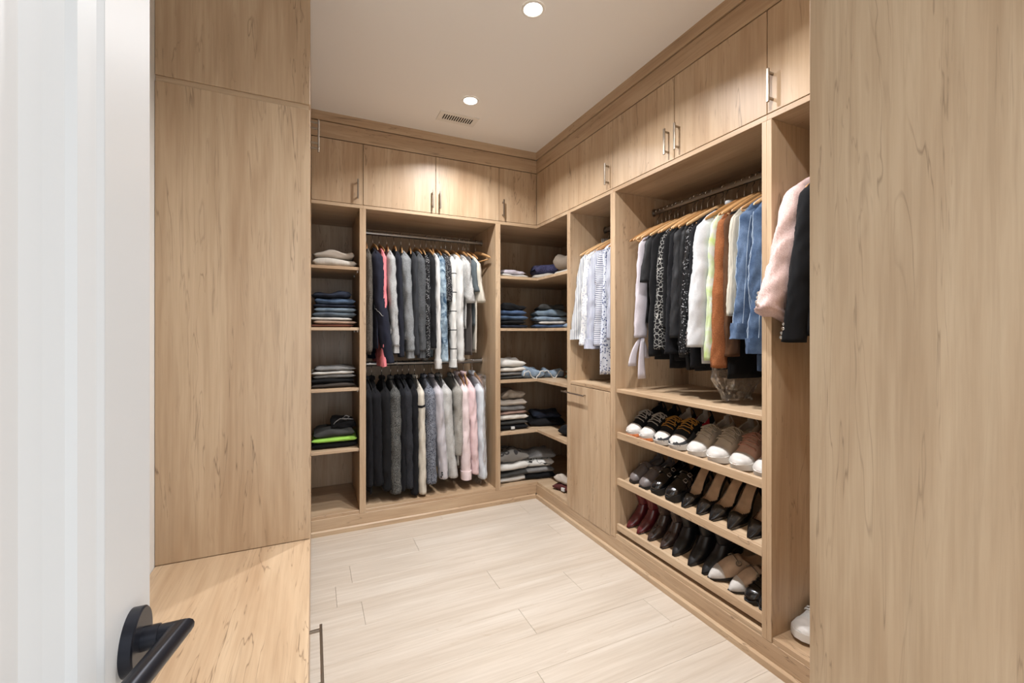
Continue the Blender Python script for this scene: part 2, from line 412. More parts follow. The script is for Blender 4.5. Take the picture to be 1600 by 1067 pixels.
fr = MB(); fr.box(fx0, fy0, ZC-.004, fx1, iy0, ZC); fr.box(fx0, iy1, ZC-.004, fx1, fy1, ZC); fr.box(fx0, iy0, ZC-.004, ix0, iy1, ZC); fr.box(ix1, iy0, ZC-.004, fx1, iy1, ZC)
fr.obj('vent_frame', 'vent_white', v)
part('duct_shade_sheet', v, 'dark_gap', ix0, iy0, ZC-.0008, ix1, iy1, ZC-.0002, 0)  # thin dark sheet on the ceiling; its colour stands for the shade between the slats
ns = 13
for i in range(ns+1):
    x = ix0 + (ix1-ix0)*i/ns
    part('slat', v, 'vent_white', x-.0034, iy0, ZC-.0038, x+.0034, iy1, ZC-.001, .0005)

# ------------------------------------------------------------------ joinery
def handle(parent, p, axis, out, length=.128, cc=.096, reach=.032, thick=.010):
    """bar handle on face point p (its centre), bar along axis, sticking out along out"""
    p = Vector(p); a = Vector(axis); o_ = Vector(out); s_ = a.cross(o_)
    m_ = MB()
    def bx(c, ha, ho, hs):
        lo = [c - a*ha - o_*ho - s_*hs, c + a*ha + o_*ho + s_*hs]
        m_.box(*[min(lo[0][i], lo[1][i]) for i in range(3)], *[max(lo[0][i], lo[1][i]) for i in range(3)], .0012)
    bx(p + o_*(reach-thick*.4), length/2, thick*.4, thick/2)
    for sg in (-1, 1): bx(p + a*sg*cc/2 + o_*(reach/2-.003), thick*.42, reach/2-.003, thick*.42)
    return m_.obj('handle', 'nickel', parent)
def door_x(parent, y, x0, x1, z0, z1, hx=None, hz=None, out=-1):
    """door in the back run: front face at Y=y"""
    d = part('door', parent, 'wood_door', x0+.0016, y, z0+.0016, x1-.0016, y+T, z1-.0016, .001)
    if hx is not None: handle(d, (hx, y, hz), (0, 0, 1), (0, -1, 0))
    return d
def door_y(parent, x, y0, y1, z0, z1, hy=None, hz=None, out=(-1, 0, 0), front=None):
    a, b_ = (x, x+T) if out[0] < 0 else (x-T, x)
    d = part('door', parent, 'wood_door', a, y0+.0016, z0+.0016, b_, y1-.0016, z1-.0016, .001)
    if hy is not None: handle(d, (x, hy, hz), (0, 0, 1), out)
    return d
HZ = ZDB + .095
UG = 'upper cabinets of the closet'
def upper_back(label, x0, x1, doors):
    t = thing('upper_cabinet', label, 'cabinet', ((x0+x1)/2, YB, ZDB), group=UG)
    part('bottom_panel', t, 'wood_along_x', x0, YB+.001, 2.112, x1, YW-.002, ZDB-.001)
    part('side_panel', t, 'wood_vertical', x0, YB+.022, ZDB, x0+T, YW-.002, ZDT); part('side_panel', t, 'wood_vertical', x1-T, YB+.022, ZDB, x1, YW-.002, ZDT)
    part('top_panel', t, 'wood_along_x', x0, YB+.03, ZDT, x1, YW-.002, ZDT+.018)
    for a, b_, hx in doors: door_x(t, YB, a, b_, ZDB, ZDT, hx, HZ)
upper_back('upper cabinet with one door above the folded-clothes tower', XLF-.03, .302, [(XLF, .302, .268)])
upper_back('two-door upper cabinet above the double rail of shirts and blazers', .302, 1.277, [(.302, .791, .766), (.791, 1.277, .818)])
t = thing('upper_cabinet', 'corner upper cabinet above the L-shaped corner shelves', 'cabinet', (XR, YB, ZDB), group=UG)
MB().prism([(1.277, YB+.001), (XR+.001, YB+.001), (XR+.001, 2.547), (XW-.002, 2.547), (XW-.002, YW-.002), (1.277, YW-.002)], 'z', 2.112, ZDB-.001).obj('bottom_panel', 'wood_along_x', t)
MB().prism([(1.277, YB+.03), (XR+.03, YB+.03), (XR+.03, 2.547), (XW-.002, 2.547), (XW-.002, YW-.002), (1.277, YW-.002)], 'z', ZDT, ZDT+.018).obj('top_panel', 'wood_along_x', t)
door_x(t, YB, 1.277, XR, ZDB, ZDT, 1.305, HZ)
door_y(t, XR, 2.547, YB, ZDB, ZDT)
def upper_right(label, y0, y1, doors):
    t = thing('upper_cabinet', label, 'cabinet', (XR, (y0+y1)/2, ZDB), group=UG)
    part('bottom_panel', t, 'wood_along_y', XR+.001, y0, 2.112, XW-.002, y1, ZDB-.001)
    part('side_panel', t, 'wood_vertical', XR+.022, y0, ZDB, XW-.002, y0+T, ZDT); part('side_panel', t, 'wood_vertical', XR+.022, y1-T, ZDB, XW-.002, y1, ZDT)
    part('top_panel', t, 'wood_along_y', XR+.03, y0, ZDT, XW-.002, y1, ZDT+.018)
    for a, b_, hy in doors: door_y(t, XR, a, b_, ZDB, ZDT, hy, HZ)
upper_right('upper cabinet with one door above the striped shirts', 2.059, 2.547, [(2.059, 2.547, 2.098)])
upper_right('two-door upper cabinet above the rail of jackets and the shoes', 1.111, 2.059, [(1.584, 2.059, 1.622), (1.111, 1.584, 1.556)])
upper_right('upper cabinet with one door above the pink jacket', .60, 1.111, [(.60, 1.111, 1.088)])

plain('rail_steel', (150, 148, 146), .28, 1.0)
def rod(t, a, b_, mat='rail_steel'):
    """oval wardrobe rail between two points with its end sockets"""
    a, b_ = Vector(a), Vector(b_); d = (b_-a).normalized(); s_ = d.cross(Vector((0, 0, 1)))
    n = 16
    def ring(p, k): return [p + s_*.011*k*math.cos(q) + Vector((0, 0, .0165))*k*math.sin(q) for q in (2*math.pi*i/n for i in range(n))]
    r_ = MB().loft([ring(a, 1), ring(b_, 1)]).obj('hanging_rail', mat, t, True)
    for p, e in ((a, d), (b_, -d)):
        MB().loft([ring(p, 1.5), ring(p+e*.008, 1.5), ring(p+e*.008, 1.1)]).obj('rail_socket', 'nickel', r_, True)
def pins(sh, pts):
    for p in pts:
        MB().tube([p, (p[0], p[1], p[2]+.012)], .004, 6).obj('shelf_pin', 'white_plastic', sh)
LV = [.533, .931, 1.328, 1.725]
# folded-clothes tower
AX0, AX1 = -.20, .300
t = thing('shelf_tower', 'open wooden tower of four shelves holding folded trousers and knitwear', 'shelving', ((AX0+AX1)/2, YB, 0))
part('side_panel', t, 'wood_vertical', AX0, YB, .104, AX0+T, YW-.002, 2.112)
part('side_panel', t, 'wood_vertical', AX1-.02, YB, .104, AX1, YW-.002, 2.112)
part('back_panel', t, 'wood_vertical', AX0+T, YW-.012, .125, AX1-.02, YW-.002, 2.112)
part('bottom_shelf', t, 'wood_along_x', AX0, YB+.004, .104, AX1-.02, YW-.012, .125)
for z in LV:
    s = part('shelf', t, 'wood_along_x', AX0+T, YB+.012, z-.020, AX1-.0205, YW-.012, z)
    pins(s, [(AX1-.028, YB+.05, z-.032), (AX1-.028, YB+.30, z-.032)])
# double hanging unit
BX0, BX1 = .300, 1.268
t = thing('hanging_unit', 'open wooden wardrobe bay with two clothes rails, one above the other', 'wardrobe', ((BX0+BX1)/2, YB, 0))
part('side_panel', t, 'wood_vertical', BX0, YB, .104, BX0+.020, YW-.002, 2.112)
part('side_panel', t, 'wood_vertical', BX1-.020, YB, .104, BX1, YW-.002, 2.112)
part('back_panel', t, 'wood_vertical', BX0+.02, YW-.012, .125, BX1-.02, YW-.002, 2.112)
part('bottom_shelf', t, 'wood_along_x', BX0+.02, YB+.004, .104, BX1-.02, YW-.012, .125)
RYB = 3.30; RZU, RZL = 2.02, 1.067
rod(t, (BX0+.02, RYB, RZU), (BX1-.02, RYB, RZU)); rod(t, (BX0+.02, RYB, RZL), (BX1-.02, RYB, RZL))
# corner shelves
t = thing('corner_shelves', 'L-shaped corner shelves stacked with jeans and sweaters', 'shelving', (XR, YB, 0))
CY0 = 2.541
part('side_panel', t, 'wood_vertical', BX1, YB, .104, BX1+.020, YW-.002, 2.112)
part('side_panel', t, 'wood_vertical', XR, CY0, .104, XW-.002, CY0+.020, 2.112)
part('back_panel', t, 'wood_vertical', BX1+.02, YW-.012, .125, XW-.012, YW-.002, 2.112)
part('back_panel', t, 'wood_vertical', XW-.012, CY0+.02, .125, XW-.002, YW-.012, 2.112)
def ell(z0, z1, ins, name):
    MB().prism([(BX1+.0205, YB+ins), (XR+ins, YB+ins), (XR+ins, CY0+.0205), (XW-.013, CY0+.0205), (XW-.013, YW-.013), (BX1+.0205, YW-.013)], 'z', z0, z1).obj(name, 'wood_along_x', t)
for z in LV: ell(z-.020, z, .010, 'shelf')
ell(.104, .125, .004, 'bottom_shelf')
# hamper unit under the striped shirts
DY0, DY1 = 2.060, 2.541
t = thing('hamper_unit', 'narrow wardrobe bay of striped shirts above a tilt-out hamper door', 'wardrobe', (XR, (DY0+DY1)/2, 0))
part('side_panel', t, 'wood_vertical', XR, DY0, .104, XW-.002, DY0+.022, 2.112)
part('side_panel', t, 'wood_vertical', XR, DY1-.020, .104, XW-.002, DY1, 2.112)
part('back_panel', t, 'wood_vertical', XW-.012, DY0+.02, .125, XW-.002, DY1-.02, 2.112)
part('shelf', t, 'wood_along_y', XR+.002, DY0+.0225, .944, XW-.012, DY1-.0205, .966)
part('bottom_shelf', t, 'wood_along_y', XR+.03, DY0+.0225, .104, XW-.012, DY1-.0205, .125)
d = part('hamper_door', t, 'wood_door', XR-.001, DY0+.025, .098, XR+T, DY1-.023, .940, .001)
handle(d, (XR-.001, 2.452, .890), (0, 1, 0), (-1, 0, 0), .27, .225, .034, .010)
RXR = 1.885
rod(t, (RXR, DY0+.022, RZU), (RXR, DY1-.02, RZU))
# jackets and shoes
EY0, EY1 = 1.113, 2.060
t = thing('shoe_unit', 'wide wardrobe bay with jackets on a rail above three slanted shoe shelves', 'wardrobe', (XR, (EY0+EY1)/2, 0))
part('side_panel', t, 'wood_vertical', XR, EY0, .104, XW-.002, EY0+.020, 2.112)
part('side_panel', t, 'wood_vertical', XR, EY1-.022, .104, XW-.002, EY1, 2.112)
part('back_panel', t, 'wood_vertical', XW-.012, EY0+.02, .125, XW-.002, EY1-.022, 2.112)
part('shelf', t, 'wood_along_y', XR+.010, EY0+.0205, .946, XW-.012, EY1-.0225, .966)
part('bottom_shelf', t, 'wood_along_y', XR+.004, EY0+.0205, .104, XW-.012, EY1-.0225, .125)
SL = R(20); SX0 = 1.648
SZ = [.690, .422, .158]            # height of the slanted surface at x = SX0
for z in SZ:
    ey0, ey1 = EY0+.0205, EY1-.0225
    x1 = XW-.10; dz = math.tan(SL)*(x1-SX0)
    s = MB().prism([(SX0-.012, z-.004), (SX0-.010, z-.022), (x1, z+dz-.019), (x1, z+dz)], 'y', ey0, ey1).obj('slanted_shelf', 'wood_along_y', t)
    part('shelf_lip', s, 'wood_along_y', XR+.012, ey0, z-.012, XR+.030, ey1, z+.026)
rod(t, (RXR, EY0+.02, RZU), (RXR, EY1-.022, RZU))
# bay of the pink jacket
FY0, FY1 = .60, 1.113
t = thing('end_hanging_unit', 'tall wardrobe bay beside the doorway with a pink jacket hanging', 'wardrobe', (XR, (FY0+FY1)/2, 0))
part('side_panel', t, 'wood_vertical', XR, FY0, .104, XW-.002, FY0+.020, 2.112)
part('side_panel', t, 'wood_vertical', XR, FY1-.020, .104, XW-.002, FY1, 2.112)
part('back_panel', t, 'wood_vertical', XW-.012, FY0+.02, .125, XW-.002, FY1-.02, 2.112)
part('bottom_shelf', t, 'wood_along_y', XR+.004, FY0+.0205, .104, XW-.012, FY1-.0205, .125)
rod(t, (RXR, FY0+.02, RZU), (RXR, FY1-.02, RZU))
# cabinet in the foreground beside the doorway
PX = .75; PY = .598*PX
t = thing('tall_cabinet', 'tall wooden cabinet close beside the doorway, its plain end panel towards the entry', 'cabinet', (PX, PY, 0))
part('end_panel', t, 'wood_end_panel', PX, YF+.002, .0, PX+.02, PY, ZC-.002)
part('side_panel', t, 'wood_vertical', XR-.03, YF+.002, 0, XR-.012, PY-.02, ZC-.002)
part('back_panel', t, 'wood_vertical', PX+.02, YF+.002, .06, XR-.03, YF+.012, ZC-.002)
part('top_panel', t, 'wood_along_x', PX+.02, YF+.012, ZC-.022, XR-.03, PY-.022, ZC-.002)
part('bottom_panel', t, 'wood_along_x', PX+.02, YF+.012, .06, XR-.03, PY-.022, .08)
for a, b_, hx in ((PX+.02, 1.16, 1.13), (1.16, XR-.012, 1.19)):
    d = part('door', t, 'wood_door', a+.002, PY-.02, .06, b_-.002, PY, ZC-.02, .001)
    handle(d, (hx, PY, 1.05), (0, 0, 1), (0, 1, 0))
# left run: tall unit, upper cabinet, bench
t = thing('tall_cabinet', 'tall wooden cabinet standing on the bench, flat side panel facing the doorway', 'cabinet', (XL+.2, YLP, .52))
part('end_panel', t, 'wood_door', XL+.001, YLP, .522, XLF, YLP+.02, 2.124)
part('side_panel', t, 'wood_vertical', XL+.001, YB-.022, .522, XLF, YB-.002, 2.124)
part('back_panel', t, 'wood_vertical', XL+.001, YLP+.02, .522, XL+.011, YB-.022, 2.124)
part('top_panel', t, 'wood_along_y', XL+.011, YLP+.02, 2.104, XLF, YB-.022, 2.124)
for z in (1.0, 1.4, 1.8): part('shelf', t, 'wood_along_y', XL+.011, YLP+.021, z-.02, XLF-.01, YB-.023, z)
t = thing('upper_cabinet', 'upper cabinet with two bar handles above the tall end panel near the door', 'cabinet', (XL+.2, YLP, 2.145), group=UG)
part('end_panel', t, 'wood_door', XL+.001, YLP, 2.145, XLF, YLP+.02, ZC-.002)
part('reveal_strip', t, 'wood_along_x', XL+.001, YLP+.008, 2.1245, XLF-.004, YLP+.02, 2.1448, 0)
part('back_panel', t, 'wood_vertical', XL+.001, YLP+.02, 2.145, XL+.011, YB-.002, ZC-.002)
part('bottom_panel', t, 'wood_along_y', XL+.011, YLP+.02, 2.126, XLF-.022, YB-.002, 2.145)
YM = 2.275
for a, b_, hy in ((YLP+.02, YM, YM-.03), (YM, 2.76, YM+.035)):
    d = part('door', t, 'wood_door', XLF-T, a+.0016, 2.147, XLF, b_-.0016, ZDT, .001)
    handle(d, (XLF, hy, HZ+.005), (0, 0, 1), (1, 0, 0), reach=.038)
part('filler_panel', t, 'wood_door', XLF-T, 2.762, 2.147, XLF, YB-.003, ZDT, .001)
t = thing('drawer_bench', 'low wooden drawer bench with a pale top beside the open door', 'bench', (XL+.2, 1.2, 0))
BY0 = .60
part('bench_top', t, 'wood_along_y', XL+.001, BY0, .498, XLF, YB-.002, .520)
part('side_panel', t, 'wood_vertical', XL+.001, BY0, .0, XLF-.022, BY0+.02, .498)
part('side_panel', t, 'wood_vertical', XL+.001, YB-.025, .0, XLF-.022, YB-.005, .498)
part('plinth', t, 'wood_along_y', XLF-.06, BY0+.02, .0, XLF-.045, YB-.025, .06)
for (a, b_) in ((BY0+.002, 1.789), (1.791, YB-.006)):
    for z0, z1 in ((.062, .276), (.280, .494)):
        d = part('drawer', t, 'wood_along_y', XLF-T, a, z0, XLF, b_, z1, .001)
        if b_ < 1.8 and z1 > .4: handle(d, (XLF, 1.335, z1-.11), (0, 1, 0), (1, 0, 0), .27, .225, .036, .010)

# ------------------------------------------------------------------ the open door
DXF = -.140; DYE = .517
t = thing('door_1', 'open white panelled door with a black lever handle', None, (DXF, DYE, 0), kind='structure')
dy0 = YF + .004
st = .100; zb, zt = .012, 2.085
part('stile', t, 'door_paint', DXF-.04, DYE-st, zb, DXF, DYE, zt, .0015)
part('stile', t, 'door_paint', DXF-.04, dy0, zb, DXF, dy0+st, zt, .0015)
part('rail', t, 'door_paint', DXF-.04, dy0+st, zb, DXF, DYE-st, zb+.2, .0015)
part('rail', t, 'door_paint', DXF-.04, dy0+st, zt-.12, DXF, DYE-st, zt, .0015)
py0, py1, pz0, pz1 = dy0+st, DYE-st, zb+.2, zt-.12
part('panel', t, 'door_paint', DXF-.036, py0, pz0, DXF-.026, py1, pz1, 0)
prof = [(0, 0), (.004, -.003), (.020, -.0075), (.024, -.0125), (.034, -.0195), (.045, -.026)]   # inset, depth
rings = [[(DXF+d_, py0+i, pz0+i), (DXF+d_, py1-i, pz0+i), (DXF+d_, py1-i, pz1-i), (DXF+d_, py0+i, pz1-i)] for i, d_ in prof]
MB().loft(rings, False, False).obj('panel_moulding', 'door_paint', t)
hz, hy = 1.030, .466
h = MB().disc((DXF, hy, hz), (1, 0, 0), .0258, .009, 40, .0012).disc((DXF+.008, hy, hz), (1, 0, 0), .0095, .012, 24).obj('door_handle', 'black_metal', t, True, 30)
tag(h, 'matte black lever handle on a round rosette')
lv = MB(); c0 = Vector((DXF+.018, hy, hz)); c1 = Vector((DXF+.034, hy-.002, hz+.001)); c2 = Vector((DXF+.016, .375, hz+.004))
n = 16; rr = .0085
d1 = (c1-c0).normalized(); d2 = (c2-c1).normalized(); pn = (d1-d2).normalized() # mitre plane normal is d1 - d2 rotated
mit = (d1+d2).normalized()
def cr(p, d): 
    u = Vector((0, 0, 1)); vv = d.cross(u).normalized(); return [p + u*rr*math.cos(a) + vv*rr*math.sin(a) for a in (2*math.pi*k/n for k in range(n))]
r0 = cr(c0, d1)
def toplane(pts, d): return [p + d*((c1-p).dot(mit)/d.dot(mit)) for p in pts]
r1 = toplane(r0, d1)
v2 = [p + d2*((c2-p).dot(d2)/1.0) for p in r1]
lv.loft([r0, r1, v2]); lv.obj('lever', 'black_metal', h, True, 30)

# ================================================================== hangers
def make_hanger_meshes():
    out = {}
    for kind, mat in (('wood', 'hanger_wood'), ('black', 'hanger_black'), ('steep', 'hanger_wood')):
        hk = MB()
        pts = [(0, 0, -.085), (0, 0, -.045), (0, .006, -.034), (0, .016, -.022), (0, .0195, -.004), (0, .013, .012), (0, 0, .0185), (0, -.013, .012), (0, -.0195, -.002)]
        hk.tube(pts, .0021, 6)
        hook = hk.mesh('hook', 'chrome', True, None)
        b_ = MB(); rings = []
        H = .222
        for i in range(21):
            y = -H + 2*H*i/20; q = abs(y)/H
            wd = kind != 'black'; z = -.082 - (.112*q**1.25 if kind == 'steep' else .075*q**1.35); hh = (.0145 - .0055*q) if wd else (.008 - .002*q); th = (.0048 if wd else .003)
            x = -.012*q*q if wd else 0
            if i in (0, 20): hh *= .55; th *= .6
            rings.append([(x+th*math.cos(a), y, z-hh*.6+hh*math.sin(a)) for a in (2*math.pi*k/8 for k in range(8))])
        b_.loft(rings); bar = b_.mesh('shoulder_bar', mat, True, 60)
        tz = -.192 if kind == 'steep' else -.166; tb = MB().tube([(0, -.175, tz), (0, .175, tz)], .0055 if kind != 'black' else .003, 8).mesh('trouser_bar', mat, True, None)
        out[kind] = (hook, bar, tb)
    return out
HM = make_hanger_meshes()
ROT_B, ROT_R = 0.0, R(-90)
def hanger(loc, rz, label, group, kind='wood', bar=True, extra=0.0, wide=1.0):
    hr = random.Random(label)
    if abs(rz) > 1 and kind == 'wood': kind = 'steep'
    a_ = hr.uniform(-.016, .012); loc = (loc[0] + (a_ if abs(rz) > 1 else 0), loc[1] + (a_ if abs(rz) < 1 else 0), loc[2])
    t = thing('clothes_hanger', label, 'hanger', loc, (hr.uniform(-.05, .05) if abs(rz) < 1 else 0, hr.uniform(-.05, .05) if abs(rz) > 1 else 0, rz+extra+hr.uniform(-.13, .13)), group)
    t.scale = (1, wide, 1)
    for nm, me in zip(('hook', 'shoulder_bar', 'trouser_bar'), HM[kind]):
        if nm == 'trouser_bar' and not bar: continue
        o = bpy.data.objects.new(nm, me); COL.objects.link(o); o.parent = t
    return t

# ================================================================== hanging garments
def nz(x, y, z, seed): return noise.noise(Vector((x+seed*13.7, y-seed*7.1, z+seed*3.3)))
def body_mb(W, L, th, seed, flare=.0, fold=.008, neck=.06, kf=3.0, slim=1.0, n=52, steep=1.0):
    prof = [(-.100, neck*1.1, .5), (-.108, neck*1.45, .7), (-.122, W*.62, .85), (-.140, W*.84, .95), (-.158, W*.965, 1.0), (-.180, W*1.0, 1.0), (-.23, W*.955*slim, 1.0)]
    prof = [(-.10 + (z+.10)*steep, a, b_) for z, a, b_ in prof]; Z0 = -prof[-1][0]
    zs = prof[-1][0]; steps = max(6, int((L + zs)/.045)) if False else max(6, int((L - Z0)/.03))
    for i in range(1, steps+1):
        q = i/steps; prof.append((-Z0 - (L-Z0)*q, W*(.955*slim + flare*q), 1.0))
    M = MB(); rings = []
    ph = seed*1.7
    for z, wv, tk in prof:
        g = min(1, max(0, (-z-.15)/(L-.12)))
        ring = []
        for k in range(n):
            a = 2*math.pi*k/n; ca, sa = math.cos(a), math.sin(a)
            y = wv*math.copysign(abs(ca)**.85, ca); x = th*tk*math.copysign(abs(sa)**.75, sa)
            x += fold*g*math.sin(kf*y/W*2.2 + ph + 1.5*nz(y*4, 0, z*2, seed)) + .006*g*nz(y*7, x*10, z*5, seed+1) + .004*(1-2*abs(nz(y*9 + z*4, 0, z*7, seed+6)))*min(1, g*3)
            y += .010*g*nz(0, sa*2, z*6, seed+2)
            zz = z + (.012*nz(y*9, sa, 3, seed+5) if g > .98 else 0) + .004*nz(y*12, x*40, z*9, seed+3)*g
            ring.append((x, y, zz))
        rings.append(ring)
    return M.loft(rings)
def sleeve_rings(side, W, Ls, sx, sy, seed, dx, dy, taper, n=28, elbow=.0, wr=.09, bend=0.0, z0=-.142):
    def cyf(q): return side*(W - sy*.78 + .012*min(1, q*4) + dy*q + elbow*math.sin(math.pi*q) + bend*max(0, (q-.45)/.55)**1.6)
    rings = []; steps = max(12, int(Ls/.016))
    for i in range(steps+1):
        q = i/steps
        grow = min(1, (q*Ls/.05))**.6 if q > 0 else .25
        cy = cyf(q); cx = dx*q*q*.5 + dx*q*.5
        q0_, q1_ = max(0, q-.03), min(1, q+.03); tg = Vector((cyf(q1_)-cyf(q0_), -Ls*(q1_-q0_))).normalized(); ny_, nz_ = -tg.y, tg.x
        z = z0 - Ls*q
        rx = sx*grow*(1 - taper*.5*q); ry = sy*grow*(1 - taper*q)
        ring = []
        for k in range(n):
            a = 2*math.pi*k/n
            rdg = 1 - 2*abs(nz(math.cos(a)*1.1 + q*Ls*5, math.sin(a)*1.1, q*Ls*15 + math.cos(a)*1.2, seed+8))
            wv = 1 + wr*1.5*nz(math.cos(a)*.9, math.sin(a)*.9, q*Ls*9, seed) + wr*1.3*(rdg-.55)*min(1, q*3) + wr*.5*nz(math.cos(a)*3, math.sin(a)*3, q*Ls*46, seed+4)
            ca_, sa_ = math.cos(a), math.sin(a)
            ring.append((cx + rx*math.copysign(abs(ca_)**1.12, ca_)*wv, cy + ry*math.copysign(abs(sa_)**.86, sa_)*wv*ny_, z + ry*math.copysign(abs(sa_)**.86, sa_)*wv*nz_*(1 if bend else 0) + .004*nz(math.cos(a), q*9, 2, seed)))
        rings.append(ring)
    return rings
CNT = [0]
def garment(name, label, cat, group, loc, rz, mat, W=.21, L=.68, th=.017, sleeve=.58, sx=.026, sy=.055, dx=0.0, dy=.012, taper=.25, yaw=0.0,
            cuff=None, collar=None, buttons=0, button_mat='rubber_black', fold=.008, flare=.03, hang='wood', hang_group=None, slim=1.0, hem=None, elbow=0.0,
            hang_label=None, wr=.09, extra=None, bar=False, sleeve_mat=None, hood=False, body_mat=None, kf=3.0, drop=0.0, bend=0.0, band=None, stitch=None):
    CNT[0] += 1; seed = CNT[0]*.917
    t = thing(name, label, cat, (loc[0], loc[1], loc[2]-drop), (0, 0, rz+yaw), group)
    steep = 1.6 if abs(rz) > 1 else 1.0; B = body_mb(W, L, th, seed, flare, fold, slim=slim, kf=kf, steep=steep)
    o = B.obj('body', body_mat or mat, t, True, None, False)
    if sleeve:
        for side in (-1, 1):
            rg = sleeve_rings(side, W, (sleeve - (0 if steep == 1 else .028))*(1 if side < 0 else .98), sx, sy, seed+side, dx if side < 0 else dx*.3, dy, taper, elbow=elbow, wr=wr, bend=bend if side < 0 else 0, z0=-.142 if steep == 1 else -.170)
            cl = 4 if cuff == 'band' else 3
            nm = 'sleeve'
            so = MB().loft(rg).obj(nm, sleeve_mat or mat, t, True, None, False)
            if cuff:
                k0 = -cl-1; base = rg[k0:]
                cc = [sum((Vector(p) for p in r_), Vector())/len(r_) for r_ in base]
                f = 1.05 if cuff != 'rib' else .86
                cz = cc[-1].z
                cr_ = []
                for r_, c_ in zip(base, cc): cr_.append([c_ + (Vector(p)-c_)*f*(1.12 if cuff == 'band' else 1.0) for p in r_])
                if cuff == 'rib':
                    c_ = cc[-1]; cr_ = [[c_ + (Vector(p)-c_)*.9 for p in rg[-1]], [c_ + (Vector(p)-c_)*.84 + Vector((0, 0, -.02)) for p in rg[-1]], [c_ + (Vector(p)-c_)*.88 + Vector((0, 0, -.05)) for p in rg[-1]]]
                MB().loft(cr_).obj('cuff', sleeve_mat or mat, so, True, 50, False)
            if stitch:
                for kk in (int(len(rg[0])*.66), int(len(rg[0])*.70), int(len(rg[0])*.90)):
                    MB().tube([Vector(r_[kk]) for r_ in rg[3:-1]], .0013, 5).obj('topstitch', stitch, so, True, None, False)
            if band:
                i0 = int(len(rg)*band[0]); i1 = max(i0+2, int(len(rg)*band[1])+1); bs = []
                for r_ in rg[i0:i1]:
                    c_ = sum((Vector(p) for p in r_), Vector())/len(r_); bs.append([c_ + (Vector(p)-c_)*1.035 for p in r_])
                MB().loft(bs).obj('trim_band', band[2], so, True, 50, False)
            if buttons and side < 0:
                for b_ in range(buttons):
                    r_ = rg[-2 - b_]
                    c_ = sum((Vector(p) for p in r_), Vector())/len(r_)
                    p = max(r_, key=lambda p: -p[1]*.7 - p[0]*(.75 if True else 0))
                    q = Vector(p); dirv = (q - c_); dirv.z = 0; dirv.normalize()
                    MB().disc(q - dirv*.002, dirv, .0065, .005, 12, .0015).obj('button', button_mat, so, True, 40, False)
    if collar:
        n = 20
        pr = [(.050, .016, -.098), (.056, .019, -.080), (.058, .021, -.064), (.050, .016, -.060), (.046, .013, -.075)] if collar == 'stand' else [(.055, .017, -.10), (.075, .022, -.092), (.070, .022, -.078), (.052, .016, -.072)]
        MB().loft([[(x*math.sin(a), y*math.cos(a), z - .012*math.cos(a)*0) for a in (2*math.pi*k/n for k in range(n))] for y, x, z in pr]).obj('collar', mat, t, True, None, False)
    if hood:
        n = 18; rg = []
        for i in range(9):
            q = i/8; r_ = math.sin(math.pi*min(.97, max(.04, q)))
            rg.append([(.034*r_*math.cos(a), -.02 + .085*r_*math.sin(a)*(1+.12*nz(math.cos(a), q*3, 1, seed)), -.085 - .11*q) for a in (2*math.pi*k/n for k in range(n))])
        MB().loft(rg).obj('hood', mat, t, True, None, False)
    if hem:
        n = 36; rg = []
        for z, k in ((-L+.055, 1.06), (-L+.05, 1.12), (-L-.012, 1.10), (-L-.014, 1.0)):
            wv = W*(.955*slim+flare)
            rg.append([(th*1.35*k*math.copysign(abs(math.sin(a))**.75, math.sin(a)), wv*(1+(k-1)*.15)*math.copysign(abs(math.cos(a))**.85, math.cos(a)), z) for a in (2*math.pi*q/n for q in range(n))])
        MB().loft(rg).obj('waistband', hem if isinstance(hem, str) else mat, t, True, 50, False)
    if extra: extra(t, seed)
    if hang:
        hanger(loc, rz, hang_label or ('%s hanger holding the %s' % ({'wood': 'wooden', 'black': 'slim black'}[hang], label.split(' on the ')[0].split(' hanging ')[0].split(' with ')[0].split(' between ')[0])), hang_group or (group + ' - hangers'), hang, bar, yaw, .88 if rz == 0 else 1.0)
    return t
F = fabric
F('navy', (34, 36, 50)); F('coral', (240, 140, 146)); F('light_heather', (196, 196, 194), 'heather', (158, 158, 158)); F('dark_navy', (34, 36, 46))
F('grey_heather', (152, 155, 156), 'heather', (112, 114, 116)); F('charcoal', (54, 56, 60)); F('charcoal_heather', (98, 100, 102), 'heather', (58, 60, 62))
F('taupe_tweed', (104, 97, 88), 'tweed', (66, 60, 54)); F('speckle', (206, 206, 206), 'speckle', (30, 30, 32)); F('black_cotton', (24, 24, 26)); F('white_cotton', (226, 225, 221))
F('tiedye_blue', (176, 196, 208), 'tiedye', (58, 84, 108)); F('houndstooth', (210, 210, 208), 'speckle', (32, 32, 36), 1.4); F('white_windowpane', (228, 226, 220), 'checks', (60, 60, 62), .8)
F('white_lace', (226, 225, 220), 'speckle', (188, 187, 184), .9); F('slate', (96, 104, 108)); F('taupe', (110, 102, 98)); F('cream', (222, 214, 198))
F('ombre_white', (232, 230, 226), 'plain'); F('black_wool', (20, 20, 24), 'plain'); F('charcoal_tweed', (112, 112, 108), 'tweed', (48, 48, 48)); F('dark_grey_wool', (52, 53, 58), 'heather', (32, 33, 37))
F('navy_tweed', (150, 154, 164), 'tweed', (36, 40, 54)); F('lavender_grey', (206, 201, 205)); F('pale_grey', (208, 207, 203), 'heather', (180, 179, 176)); F('linen_grey', (180, 176, 168), 'heather', (146, 142, 134))
F('pale_pink', (246, 226, 225)); F('pink_shirt', (242, 213, 214)); F('pale_blue', (220, 226, 232))
UB = 'clothes on the upper rail of the back bay'; LBG = 'blazers on the lower rail of the back bay'
